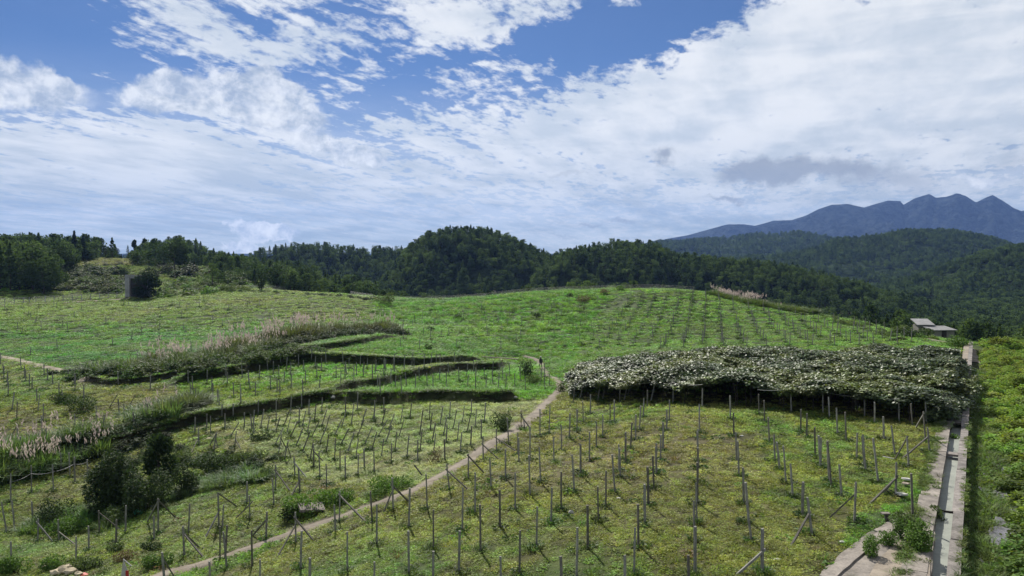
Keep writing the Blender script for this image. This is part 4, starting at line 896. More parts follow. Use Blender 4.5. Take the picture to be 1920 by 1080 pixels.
# ---------------------------------------------------------------- canal, apron, ditch
def canal_prism(name, v0, v1, z0, z1, u0, u1, mat, label, seg=3.0, jit=.012, kind='structure'):
    us = np.arange(u0, u1+.01, seg); V = []; Fs = []
    for i, u in enumerate(us):
        for v, z in ((v0, z0), (v1, z0), (v1, z1), (v0, z1)):
            jj = random.uniform(-jit, jit) if z == z1 else 0; x, y = canal_xy(u, v+jj*1.5); V.append((x, y, z+jj))
    for i in range(len(us)-1):
        b = i*4
        for k in range(4): Fs.append((b+k, b+(k+1) % 4, b+4+(k+1) % 4, b+4+k))
    Fs += [(3, 2, 1, 0), tuple(len(V)-4+k for k in range(4))]
    return tag(link(name, mesh_np(name, V, Fs, [mat])), label, kind=kind)
o = canal_prism('canal_wall', -.73, -.35, -1.75, .05, 14, 128, M['canal_wall'], 'narrow concrete right hand wall of the irrigation canal')
o = canal_prism('canal_bed', -1.362, -.728, -1.6, -.33, 14, 62, M['silt'], 'pale silty bed of the irrigation canal', 2.0, .02)
o = canal_prism('walkway', -2.1, -1.364, -1.75, .035, 14, 61, M['concrete'], 'concrete walkway along the left side of the canal', 2.5, .01)
o = canal_prism('walkway', -1.36, -.732, -1.6, .02, 66.5, 128, M['dirt'], 'earth filled stretch of the canal behind the cover slab', 2.5, .03)
wk = [q for q in bpy.data.objects if q.name.startswith('walkway')][0]; cw = bpy.data.objects['canal_wall']
def slabs(parent, nm, v0, v1, z0, z1, u0, u1, step, mat):
    u = u0
    while u < u1:
        L = step*random.uniform(.9, 1.1); s_ = canal_prism(nm, v0+random.uniform(-.03, .01), v1+random.uniform(-.006, .006), z0, z1+random.uniform(-.012, .012), u, u+L-.035, mat, None, (L-.035)/2-1e-4, .012, None); s_.parent = parent; u += L
slabs(wk, 'slab', -2.14, -1.358, .0, .062, 14.2, 60.5, 3.4, M['concrete'])
slabs(cw, 'coping_stone', -.745, -.335, .03, .078, 14.2, 127, 4.2, M['canal_wall'])
def label_thing(o, label, cat, group=None): return tag(o, label, cat, group)
b = MB(); x, y = canal_xy(64, -1.05); b.box((x, y, -.06), (1.0, 4.9, .16), 0, -R(31), .01); label_thing(b.obj('cover_slab', [M['canal_wall']]), 'concrete cover slab bridging the canal below the canopy corner', 'slab')
b = MB(); x, y = canal_xy(51.5, -1.045); b.box((x, y, -.1), (.62, .7, .12), 0, -R(31), .01); label_thing(b.obj('cross_beam', [M['canal_wall']]), 'short concrete beam across the canal under a plant clump', 'beam')
b = MB(); x, y = canal_xy(40, -1.04); b.box((x, y, -.3), (.6, .1, .06), 0, -R(31), .01); label_thing(b.obj('cross_bar', [M['dark_trim_and_shade']]), 'thin dark bar lying across the pale canal bed', 'bar')
# apron slabs
def flat_poly(name, pts, z, th, mat, label, kind='structure'):
    n = len(pts); V = [(p[0], p[1], z) for p in pts]+[(p[0], p[1], z-th) for p in pts]; Fs = [tuple(range(n))]+[tuple(n+k for k in reversed(range(n)))]+[(k, n+k, n+(k+1) % n, (k+1) % n) for k in range(n)]
    o = link(name, mesh_np(name, V, Fs, [mat])); tag(o, label, kind=kind); return o
def jag(pts, a=.05, sub=5):
    out = []
    for i in range(len(pts)):
        p, q = pts[i], pts[(i+1) % len(pts)]
        for k in range(sub): t = k/sub; out.append((p[0]*(1-t)+q[0]*t+random.uniform(-a, a), p[1]*(1-t)+q[1]*t+random.uniform(-a, a)))
    return out
def on_level(pl, z): a, b = rays(*zip(*pl)); d = (z-CAM_Z)/b; return [(aa*dd, dd) for aa, dd in zip(a, d)]
def ccw(p): 
    s = sum(p[i][0]*p[(i+1) % len(p)][1]-p[(i+1) % len(p)][0]*p[i][1] for i in range(len(p))); return p if s > 0 else p[::-1]
ap = on_level([(1500,1120),(1540,1072),(1590,1028),(1640,992),(1690,965),(1722,948),(1745,935),(1751,1000),(1742,1120)], .012)
flat_poly('apron', ccw(jag(ap, .06)), .012, .4, M['concrete'], 'broken concrete apron beside the near end of the canal')
ap2 = on_level([(1600,1120),(1655,1040),(1700,1000),(1730,985),(1748,984),(1743,1120)], .05)
flat_poly('apron', ccw(jag(ap2, .03)), .05, .3, M['dirt'], 'sandy raised slab on the apron next to the canal')
rb = on_level([(1535,1078),(1600,1030),(1655,990),(1700,966),(1708,972),(1665,1000),(1612,1042),(1560,1088)], .09)
flat_poly('kerb', ccw(jag(rb, .02)), .09, .3, M['concrete'], 'pale concrete kerb strip curving along the edge of the grass')
# ditch on the right with sheeting and water
xs = []; n1 = 46; us = np.linspace(24, 58, n1); vv = np.linspace(.55, 1.75, 12); V = []
for u in us:
    for v in vv:
        x, y = canal_xy(u, v+.22*math.sin(u*.5)+.12*math.sin(u*1.7+v)); V.append((x, y, -.93+.34*fbm(np.array([x]), np.array([y]), .7, 5, 3)[0]+.12*abs(v-1.1)))
Fs = [(i*12+j, i*12+j+1, (i+1)*12+j+1, (i+1)*12+j) for i in range(n1-1) for j in range(11)]
tag(link('ditch_lining', mesh_np('ditch_lining', V, Fs, [M['sheet']], None, True)), 'crumpled grey plastic sheeting lining the muddy ditch', kind='structure')
# ---------------------------------------------------------------- posts
RAW = []  # (origin x, origin y, list of top x, top y, base x, base y) measured in 4.8x enlargements
RAW.append((1050,855,[(180,-100,185,180),(470,10,495,330),(535,-60,545,190),(415,150,412,455),(340,290,345,590),(590,-100,590,70),(245,460,250,830),(790,115,795,440),(765,275,765,610),(830,10,845,290),(860,-60,867,170),(905,-150,905,40),(700,450,705,810),(675,665,665,1060),(155,665,150,1100),(20,940,15,1290),(585,915,585,1290),(1235,-200,1245,110),(1240,-60,1240,240),(1235,80,1238,440),(1225,260,1230,600),(1203,420,1210,760),(1215,655,1215,1060),(1160,950,1160,1300),(1600,-120,1612,180),(1632,110,1655,430),(1667,255,1700,600),(1690,440,1722,765)]))
RAW.append((700,855,[(35,450,30,800),(325,310,320,640),(475,170,485,480),(540,500,540,840),(540,880,535,1260),(320,690,320,1060),(915,165,915,510),(1045,35,1060,290),(805,300,800,670),(775,695,770,1050),(960,460,965,860),(1140,315,1140,640),(1275,170,1275,480),(1190,-50,1190,210),(1400,20,1410,350),(1495,-60,1505,240),(1320,690,1315,1060),(1145,925,1145,1290),(1475,470,1468,820),(1605,295,1600,600),(1690,160,1690,480),(1795,10,1810,320),(1625,-150,1625,60),(1310,-150,1310,70),(10,960,5,1290)]))
RAW.append((350,855,[(30,440,15,700),(545,250,545,430),(565,430,570,570),(330,470,320,660),(355,640,350,880),(300,650,300,940),(330,700,362,1010),(775,210,785,440),(1020,210,1020,330),(1145,0,1145,110),(1190,-20,1200,200),(1255,90,1260,270),(1425,10,1430,210),(1545,75,1542,180),(1600,-40,1600,120),(1685,-30,1688,155),(1380,-60,1380,120),(590,680,590,1000),(1035,690,1025,1020),(1330,490,1340,690),(1445,700,1445,1040),(1655,330,1670,600),(220,950,215,1260),(660,945,660,1260),(1105,960,1105,1240)]))
RAW.append((0,855,[(90,130,95,410),(285,80,285,330),(470,40,480,320),(545,-20,550,140),(625,-20,630,190),(675,10,675,240),(25,410,60,690),(110,400,135,680),(100,780,105,1000),(685,780,685,960),(800,640,800,850),(1045,640,1045,790),(1130,460,1130,700),(1700,440,1700,700),(1380,615,1385,760)]))
RAW.append((1400,850,[(400,110,415,390),(495,275,500,560),(840,115,855,390),(730,-100,760,290),(660,-100,665,100),(1055,-150,1070,160),(1145,-150,1185,260),(270,-80,300,150),(330,-50,355,270),(0,400,35,770),(1480,200,1495,580),(990,-150,990,50)]))
RAW.append((1420,640,[(300,480,305,640),(590,480,590,650),(880,470,885,610),(10,490,15,660),(1275,540,1275,720),(1385,590,1395,760),(1515,570,1520,740),(1600,540,1600,690),(355,530,355,640),(645,525,648,690),(965,510,965,680),(1045,585,1055,740),(715,610,720,840),(790,650,800,900),(440,670,445,860),(390,640,390,820),(100,700,110,900),(150,850,158,1080),(500,780,520,1040),(560,865,570,1140),(630,980,645,1260),(875,780,895,1060),(945,870,965,1130),(1125,700,1140,890),(1205,770,1240,1030),(1345,870,1360,1130),(1500,650,1520,900),(60,550,65,730)]))
RAW.append((1050,640,[(15,760,15,1000),(150,620,155,800),(90,660,85,880),(205,550,210,740),(280,490,275,660),(130,450,115,560),(205,390,175,525),(360,430,335,540),(410,410,380,525),(540,470,535,560),(605,420,575,540),(630,400,605,500),(790,460,785,600),(850,400,810,550),(1020,450,1015,560),(1065,400,1015,560),(755,520,750,690),(1280,430,1280,600),(725,590,715,800),(680,670,680,890),(640,740,635,970),(330,735,328,970),(265,830,265,1080),(185,940,185,1180),(590,830,590,1075),(530,940,530,1180),(450,590,450,740),(490,540,490,740),(385,670,385,860),(930,740,928,980),(910,820,905,1080),(960,620,960,810),(985,540,985,720),(860,925,865,1180),(1260,580,1255,830),(1240,800,1240,1080),(1530,500,1535,700),(1555,650,1565,850),(1580,830,1590,1080),(1790,470,1795,660),(1875,700,1885,920)]))
RAW.append((700,640,[(10,540,10,700),(95,540,95,640),(115,610,75,760),(190,660,135,800),(125,730,35,865),(165,760,110,915),(275,720,230,860),(345,570,330,700),(265,600,245,745),(445,630,415,855),(440,800,420,995),(530,660,510,800),(560,740,530,910),(510,560,505,710),(625,590,600,750),(660,700,630,855),(695,550,685,700),(750,630,715,795),(770,730,755,900),(820,600,800,735),(885,540,880,670),(880,680,840,825),(930,620,915,780),(975,720,970,880),(885,790,875,950),(800,835,780,1010),(665,790,655,920),(640,900,645,1080),(560,860,540,1020),(1010,560,1000,730),(1340,590,1325,780),(320,860,300,1055),(215,815,195,990),(165,930,160,1100),(95,880,70,1050),(400,920,398,1080),(990,880,1000,1080),(1205,700,1220,925),(1300,850,1300,1030),(1410,780,1410,1080),(1695,760,1690,1000),(1620,850,1620,1100),(1590,590,1580,840),(1500,620,1500,860),(1840,620,1830,820),(1765,640,1765,880),(1890,560,1890,750)]))
RAW.append((350,640,[(75,690,75,820),(180,660,180,795),(215,680,215,830),(345,660,345,790),(318,600,318,700),(420,590,420,690),(645,570,645,660),(805,540,805,720),(940,500,935,660),(1035,480,1035,600),(520,660,520,780),(605,640,600,760),(695,620,665,780),(745,690,720,820),(480,775,385,870),(600,720,605,830),(865,800,790,940),(850,740,800,820),(935,690,900,830),(940,620,870,770),(1015,660,1010,740),(1000,740,930,870),(1070,640,1040,770),(1120,680,1085,830),(1165,570,1150,720),(1195,740,1120,870),(1110,820,1040,1000),(1050,800,985,940),(1260,620,1215,765),(1290,670,1245,810),(1260,770,1195,920),(1285,840,1255,1000),(1340,880,1330,1080),(1435,640,1395,770),(1400,720,1330,850),(1465,800,1380,940),(1505,830,1450,1000),(1505,570,1480,760),(1620,620,1575,750),(1600,740,1530,860),(1540,470,1535,625),(1675,790,1600,930),(1545,880,1520,1060),(1695,540,1680,720),(1710,830,1665,980),(1800,730,1720,860),(1865,660,1805,800),(1840,760,1790,910),(1780,870,1750,1050),(1900,810,1880,980),(1140,900,1110,1070),(1430,500,1430,660),(1220,530,1215,640),(1100,640,1100,660)]))
BRACED = [  # (origin, post, brace top, brace foot): posts with a leaning strut
    ((1050,855), (1832,680,1820,1050), [((1810,860),(1600,1060))]), ((700,855), (170,210,180,490), [((150,310),(90,510)), ((185,270),(320,410))]), ((700,855), (660,120,685,310), [((680,130),(850,300))]), ((700,855), (855,0,855,215), [((870,0),(1000,155))]),
    ((700,640), (1105,790,1110,1000), [((1115,870),(1300,1000))]), ((700,640), (985,870,990,1080), [((1000,930),(1150,1080))]), ((700,640), (1330,640,1330,790), [((1335,670),(1410,780)), ((1340,650),(1400,570))]),
    ((350,855), (290,280,290,640), [((300,310),(455,455)), ((285,580),(165,740))]), ((350,855), (800,90,800,310), [((810,130),(935,320))]), ((350,855), (967,20,975,190), [((970,60),(1075,190))]), ((350,855), (1010,110,1020,325), [((1010,240),(920,400))]),
    ((350,855), (722,515,715,740), [((705,570),(590,720))]), ((350,855), (975,520,982,790), [((970,620),(810,920)), ((990,560),(1145,765))]), ((350,855), (1378,330,1375,600), [((1335,355),(1625,605))]),
    ((0,855), (785,40,790,190), [((790,90),(860,170))]), ((0,855), (335,590,340,770), [((350,600),(475,770))]), ((0,855), (525,620,530,770), [((535,690),(680,800))]), ((0,855), (893,500,895,710), [((905,510),(1085,665))]), ((0,855), (1425,350,1425,690), [((1435,390),(1580,555)), ((1412,400),(1320,585))]),
    ((0,855), (1652,640,1660,905), [((1675,690),(1800,830)), ((1670,700),(1830,910))]), ((0,855), (1472,880,1480,1120), [((1485,930),(1570,1090))]),
    ((1400,850), (545,410,588,730), [((530,540),(400,830))]), ((1400,850), (978,270,970,620), [((955,365),(745,580))]), ((1400,850), (1350,95,1342,380), [((1335,220),(1100,460)), ((1335,215),(1230,360))]),
    ((1420,640), (1498,650,1515,905), [((1600,565),(1410,755))]), ((1420,640), (1345,868,1362,1130), [((1480,740),(1235,1070))]), ((1420,640), (1525,830,1550,1000), [((1535,860),(1310,1050))]),
    ((350,640), (265,840,245,980), [((275,800),(205,940)), ((250,870),(290,980))]), ((350,640), (575,740,590,800), [((580,700),(530,830)), ((585,760),(625,800))]), ((350,640), (450,865,430,960), [((455,880),(490,975))]), ((350,640), (855,840,825,1020), [((860,870),(895,960))]), ((350,640), (912,910,880,1060), [((915,930),(940,1050))]), ((350,640), (105,790,110,930), [((100,880),(35,1015))]),
    ((350,640), (1145,960,1145,1090), [((1150,990),(1230,1080))])]
def full(o, t): return (o[0]+t[0]/4.8, o[1]+t[1]/4.8, o[0]+t[2]/4.8, o[1]+t[3]/4.8)
POSTS = []
for bo, t, br in BRACED: POSTS.append((*full(bo, t), [(full(bo, (*a, *c))) for a, c in br]))
for ox, oy, L in RAW:
    for t in L: POSTS.append((*full((ox, oy), t), []))
def grid_posts(poly, ang, du, dv, hts, keep=1.0, leanx=0, org=None):
    xs, ys = zip(*poly); bp = at(xs, ys); x0, x1, y0, y1 = bp[:, 0].min()-5, bp[:, 0].max()+5, bp[:, 1].min()-5, bp[:, 1].max()+5; a = R(ang); ca, sa = math.cos(a), math.sin(a); out = []
    Rm = max(x1-x0, y1-y0)
    for i in np.arange(-Rm/du, Rm/du):
        for j in np.arange(-Rm/dv, Rm/dv):
            u, v = i*du, j*dv; x = (x0+x1)/2+u*sa+v*ca+rng.normal()*.12; y = (y0+y1)/2+u*ca-v*sa+rng.normal()*.15
            if x0 < x < x1 and y0 < y < y1: out.append((x, y))
    out = np.array(out); z = H(out[:, 0], out[:, 1]); px, py = project(out[:, 0], out[:, 1], z); m = inpoly(px, py, poly) & (rng.random(len(px)) < keep)
    return [(out[k, 0], out[k, 1], z[k], hts*rng.uniform(.85, 1.1), rng.normal()*.05+leanx, rng.normal()*.05) for k in np.where(m)[0]]
WP = []   # x, y, z, height, leanx, leany, braces
arr = np.array([p[:4] for p in POSTS]); B3 = at(arr[:, 2], arr[:, 3]); seen = []
for i, p in enumerate(POSTS):
    x, y, z = B3[i]
    if any((x-a)**2+(y-b)**2 < (.42 if y < 60 else .6)**2 for a, b in seen): continue
    seen.append((x, y)); a, b = rays([p[0]], [p[1]]); h = CAM_Z+b[0]*y-z; h = min(max(h*1.05, 1.5), 2.2); lean = (a[0]*y-x)/h
    lean = max(-.75, min(.75, lean)); 
    if p[4]:
        brs = []
        for q in p[4]:
            foot = at1(q[2], q[3]); a2, b2 = rays([q[0]], [q[1]]); t = ((CAM_Z+b2[0]*y)-z)/h; t = min(.95, max(.45, t)); brs.append((foot, t))
    else: brs = []
    WP.append((x, y, z, h, lean, rng.normal()*.04, brs))
nhand = len(WP)
for g in (grid_posts([(330,722),(540,675),(700,674),(925,686),(860,692),(720,712),(620,740),(372,790)], 12, 3.4, 2.6, 1.75, .8), grid_posts([(700,722),(860,700),(980,690),(1040,715),(1020,742),(640,748)], 12, 4.2, 2.3, 1.75, .9),
          grid_posts([(0,680),(150,712),(330,726),(365,780),(150,845),(0,865)], 5, 3.6, 3.0, 1.75, .75, .03), grid_posts([(60,900),(170,905),(60,990),(0,1060),(0,930)], 5, 3.4, 2.8, 1.8, .25)):
    for q in g:
        if all((q[0]-a)**2+(q[1]-b)**2 > 1.6 for a, b in seen): WP.append((*q, [])); seen.append((q[0], q[1]))
for g in (grid_posts([(1090,655),(1180,560),(1310,548),(1400,575),(1700,628),(1735,645),(1600,652)], 14.3, 4.4, 2.9, 1.8, .92), grid_posts([(740,660),(760,600),(900,580),(1160,552),(1085,650),(1000,668)], 14.3, 5, 3.4, 1.8, .42), grid_posts([(20,660),(0,580),(300,568),(560,560),(640,600),(300,680),(150,698)], 5, 6.5, 5.5, 1.7, .30)):
    WP += [(*q, []) for q in g]
# under the canopy
for q in grid_posts([(1090,712),(1100,660),(1780,655),(1760,760),(1400,742)], 14.3, 4.0, 3.4, 1.85, .8):
    if inpoly(np.array([q[0]]), np.array([q[1]]), CANOPY)[0] and all((q[0]-a)**2+(q[1]-b)**2 > 1.6 for a, b in seen): WP.append((*q, []))
def post_mesh(sd, w):
    b = MB(); random.seed(sd); k = 5; V = []
    zs = [-.3, .25, .6, .85, 1.0]
    for i, z in enumerate(zs):
        s = w*(1.08-.1*i/4)*random.uniform(.95, 1.05); ox, oy = random.uniform(-.006, .006), random.uniform(-.006, .006)
        for dx, dy in ((-1, -1), (1, -1), (1, 1), (-1, 1)): V.append((dx*s/2+ox, dy*s/2+oy, z+(random.uniform(-.01, .01) if i == 4 else 0)))
    Fs = [(i*4+j, i*4+(j+1) % 4, (i+1)*4+(j+1) % 4, (i+1)*4+j) for i in range(4) for j in range(4)]+[(16, 17, 18, 19)]
    return V, Fs
PM = []
for i in range(8):
    V, Fs = post_mesh(i, .072 if i % 3 else .084); PM.append(mesh_np('vine_post', V, Fs, [M['post_dark'] if i % 4 == 3 else M['post']]))
random.seed(5)

PLOTNAME = {8: 'the open right plot', 5: 'the mown plot', 9: 'the weedy gully plot', 2: 'the lower left plot', 3: 'the middle terrace', 4: 'the bright green terrace', 7: 'the far right field', 6: 'the middle back field', 1: 'the upper left field', 0: 'the rough land'}
def place_posts():
    A = np.array([w[:3] for w in WP]); px, py = project(A[:, 0], A[:, 1], A[:, 2]); hp = np.array([w[3] for w in WP])/A[:, 1]
    infr = (px > -10) & (px < 1930) & (py < 1190); under = inpoly(A[:, 0], A[:, 1], CANOPY)
    _, reg = cover(A[:, 0], A[:, 1], A[:, 2]); order = np.argsort(-(hp*infr*np.where(under & (A[:, 1] > 60), .05, 1))); solo = [i for i in order[:298] if infr[i]]; rest = [i for i in range(len(WP)) if i not in set(solo)]
    braced = [i for i in solo if WP[i][6]]; plain = [i for i in solo if not WP[i][6]]
    lab = {}
    zones = {}
    for i in plain: zones.setdefault('canopy' if under[i] else int(reg[i]), []).append(i)
    for zn, L in zones.items():
        L.sort(key=lambda i: -py[i]); nrow = max(1, round(len(L)/9)); rows = [L[k*len(L)//nrow:(k+1)*len(L)//nrow] for k in range(nrow)]
        pn = 'the canopy shade' if zn == 'canopy' else PLOTNAME[zn]
        for r, row in enumerate(rows):
            row.sort(key=lambda i: px[i])
            for c, i in enumerate(row):
                side = 'left' if c < (len(row)+1)//2 else 'right'; cc = c if side == 'left' else len(row)-1-c
                lab[i] = 'post in %s, %s row from front, %s from %s' % (pn, ordn(r), ordn(cc), side)
    braced.sort(key=lambda i: px[i]); bz = {}
    for i in braced: bz.setdefault(int(reg[i]), []).append(i)
    for zn, L in bz.items():
        for c, i in enumerate(L): lab[i] = 'post propped by %s in %s, %s from the left' % ('two struts' if len(WP[i][6]) > 1 else 'one strut', PLOTNAME[zn], ordn(c))
    for i in solo:
        x, y, z, h, lx, ly, br = WP[i]; me = PM[random.randrange(8)]; rot = (-ly, lx, random.uniform(-.3, .3))
        if br:
            r_ = empty('braced_post', (x, y, z)); tag(r_, lab[i], 'post', 'posts with leaning struts'); p = link('post', me, r_, None, rot); p.scale = (1, 1, h/math.cos(math.atan(lx)))
            for foot, t in br:
                top = Vector((lx*h*t, 0, h*t)); f = Vector((foot[0]-x, foot[1]-y, foot[2]-z)); 
                if f.length > 4.5: f = f*(4.5/f.length)
                d = (top-f); L = d.length+.12; q = link('strut', PM[random.choice((0, 3, 7))], r_); q.location = f; q.rotation_euler = d.to_track_quat('Z', 'Y').to_euler(); q.scale = (.85, .85, L)
        else:
            o = link('vine_post', me, None, (x, y, z), (-ly, math.atan(lx), rot[2])); o.scale = (1, 1, h/math.cos(math.atan(lx))); tag(o, lab[i], 'post', 'vine posts standing in the plots')
    b = MB()
    for i in rest:
        x, y, z, h, lx, ly, br = WP[i]; b.tube([(x, y, z-.2), (x+lx*h, y+ly*h, z+h)], .062, 4)
    tag(b.obj('vine_posts', [M['post']]), 'many small vine posts standing in rows on the far fields', 'posts', None, 'stuff')
    # weeds crowding the foot of each post
    n = len(A); k = np.where((A[:, 1] < 260) & infr)[0]; kk = np.repeat(k, 3); m = len(kk); P = A[kk]+np.column_stack([rng.normal(size=m)*.13, rng.normal(size=m)*.13, np.zeros(m)]); s = rng.uniform(.35, .75, m)*(1+A[kk, 1]/150)
    instancer('post_weeds', P, rng.uniform(0, 6.28, m), np.stack([s, s, s*1.15], 1), rng.integers(0, 4, m), np.array((.045, .08, .02))*rng.uniform(.6, 1.5, (m, 1)), C_LOW, 'darker weeds growing round the feet of the posts', 'weeds')
    print('posts', len(WP), len(solo), nhand)
place_posts()
# stakes with climbing seedlings: loose struts lying in the plots
def stick(a, b, name, label, cat, r=.045, mat='post_dark'):
    p = at1(*a); q = at1(*b); P = Vector(p); Q = Vector(q); 
    m = MB(); m.tube([P+Vector((0, 0, .06)), Q+Vector((0, 0, .06))], r, 4); tag(m.obj(name, [M[mat]]), label, cat)
def lean_stick(top, foot, h, label):
    f = Vector(at1(*foot)); a, b = rays([top[0]], [top[1]]); t = Vector((a[0]*f.y, f.y, CAM_Z+b[0]*f.y)); m = MB(); m.tube([f, t], .05, 4); tag(m.obj('leaning_stake', [M['post_dark']]), label, 'stake')
lean_stick((474,940), (440,974), 1, 'dark stake tilted to the right in the weedy plot below the gully'); lean_stick((777,872), (793,893), 1, 'short dark stake tilted left beside the bright weed patch')
lean_stick((220,740), (205,765), 1, 'dark leaning stake in the lower left plot near the bank corner'); lean_stick((31,800), (20,820), 1, 'short leaning stake at the left edge of the lower left plot')
lean_stick((254,740), (242,762), 1, 'curved leaning stake right of the dark bushes in the lower left plot')
# wires along the canopy front
def wire_run(pts, label):
    P = []
    for px, py, h in pts: q = at1(px, py); P.append(Vector((q[0], q[1], q[2]+h)))
    Q = []
    for i in range(len(P)-1):
        for k in range(6): t = k/6; p = P[i].lerp(P[i+1], t); p.z -= .12*4*t*(1-t); Q.append(p)
    Q.append(P[-1]); m = MB(); m.tube(Q, .014, 4); tag(m.obj('wire', [M['wire']]), label, 'wire', 'trellis wires')
wire_run([(1074,757,1.7),(1086,750,1.8),(1130,749,1.8),(1171,753,1.8),(1220,756,1.8),(1262,758,1.8),(1317,765,1.85)], 'slack trellis wire along the left front edge of the canopy')
wire_run([(1420,777,1.8),(1483,773,1.8),(1543,775,1.6),(1621,782,1.5),(1686,790,1.6)], 'slack trellis wire along the right front edge of the canopy')
wire_run([(18,940,1.5),(59,925,1.6),(100,921,1.6),(140,905,1.6),(165,898,1.5)], 'trellis wire strung below the lower left bank')
# fences on the far edges of the fields
def fence(line, h, step, label, post_r=.06, mesh_wires=5, every=1, mat='wire', pm='post'):
    P = world_line(line, 10); P = P[P[:, 1] < (262 if line[0][0] > 500 else 420)]; seg = np.hypot(*np.diff(P[:, :2], axis=0).T); s = np.concatenate([[0], np.cumsum(seg)]); n = int(s[-1]/step); root = empty('wire_fence', tuple(P[0])); tag(root, label, 'fence', None)
    t = np.linspace(0, s[-1], n+1); x = np.interp(t, s, P[:, 0]); y = np.interp(t, s, P[:, 1]); z = H(x, y); o0 = Vector(P[0]); b = MB()
    pm_ = MB(); pm_.tube([(0, 0, -.2), (0, 0, h)], post_r, 4); pme = pm_.mesh('post', [M[pm]])
    for i in range(0, n+1, every): link('post', pme, root, Vector((x[i], y[i], z[i]))-o0)
    for k in range(mesh_wires):
        zz = h*(k+.7)/mesh_wires; b.tube([Vector((x[i], y[i], z[i]+zz))-o0 for i in range(n+1)], .022, 3)
    b.obj('wires', [M[mat]], root)
fence([(-60,576),(60,568),(150,563),(235,558),(300,552)], 2.0, 2.6, 'pale post and wire fence along the far edge of the upper left field', .11, 6, pm='block')
fence([(300,553),(380,546),(470,541),(560,543),(640,551),(700,560)], 1.3, 5, 'low grey mesh fence on the crest of the upper left field', .04, 6)
fence([(725,566),(800,562),(900,556),(1000,548),(1100,542),(1200,541),(1300,547)], 1.3, 4.5, 'grey mesh fence along the crest of the middle and right fields', .04, 4)
# ---------------------------------------------------------------- block hut beside the tree
def hut():
    x, y, z = at1(260, 557); k = y/F; r_ = empty('block_hut', (x, y, z)); tag(r_, 'ruined hut of pale concrete blocks with a dark opening, half hidden by a tree', 'hut')
    w = 50*k; hh = 42*k; bw, bh = 8.6*k, hh/6; m = MB(); m.box((0, 1.8, hh*.45), (w-2.2*bw, 3.2, hh*.9-.05)); m.obj('opening_shade', [M['dark_trim_and_shade']], r_)  # near-black box fills the opening, the shade inside put into its colour
    bm_ = MB(); bm_.box((0, 0, 0), (bw*.97, .5, bh*.95), 0, 0, .02); me = bm_.mesh('block', [M['block']])
    for i in range(5): link('block', me, r_, (-w/2+bw/2, 0, bh*(i+.5)))
    for i in range(5): link('block', me, r_, (w/2-bw/2, 0, bh*(i+.5)))
    n = int(w/bw)
    for i in range(n): link('block', me, r_, (-w/2+bw/2+i*(w-bw)/(n-1), 0, bh*5.5))
    m = MB(); m.box((-w/2+.3, 1.8, hh*.45), (.4, 3.0, hh*.88)); m.obj('side_wall', [M['block']], r_)
hut()
def house(px, d, topy, w, dp, rz, label, roof_h=.9, wall_h=2.4):
    x = (px-960)/F*d; z = float(H(np.array([x]), np.array([d]))[0]); b_ = rays([px], [topy])[1][0]; top = CAM_Z+b_*d; h = max(wall_h, top-roof_h-z); r_ = empty('farm_shed', (x, d, z), rz); tag(r_, label, 'shed'); m = MB(); m.box((0, 0, h/2), (w, dp, h)); m.obj('wall', [M['pale_wall']], r_)
    e = .35; V = [(-w/2-e, -dp/2-e, h), (w/2+e, -dp/2-e, h), (w/2+e, dp/2+e, h+roof_h), (-w/2-e, dp/2+e, h+roof_h)]; V += [(a, b, c+.12) for a, b, c in V]
    link('roof', mesh_np('roof', V, [(3,2,1,0),(4,5,6,7),(0,1,5,4),(1,2,6,5),(2,3,7,6),(3,0,4,7)], [M['roof']]), r_); m = MB(); m.box((0, -dp/2-.01, 1), (.9, .06, 2)); m.obj('door', [M['dark_trim_and_shade']], r_)
house(1731, 146, 609, 2.4, 3, -.15, 'small shed with a pale grey roof right of the field end')
house(1762, 143, 620, 4, 3, .1, 'long low shed with a grey roof half hidden in bushes', .5, 2)
for a in [(1762, 634, 617, 46, 'green bush in front of the long low shed', 'bush_olive', 900, .25), (1812, 640, 616, 60, 'bright green bush right of the sheds at the canal end', 'bush_bright', 1200, .25), (1733, 630, 615, 30, 'small green bush in front of the small shed', 'bush_olive', 600, .25), (1850, 642, 612, 80, 'broad dark bush beyond the right hand shrubs', 'bush_dark', 1500, .3)]: bush(*a)
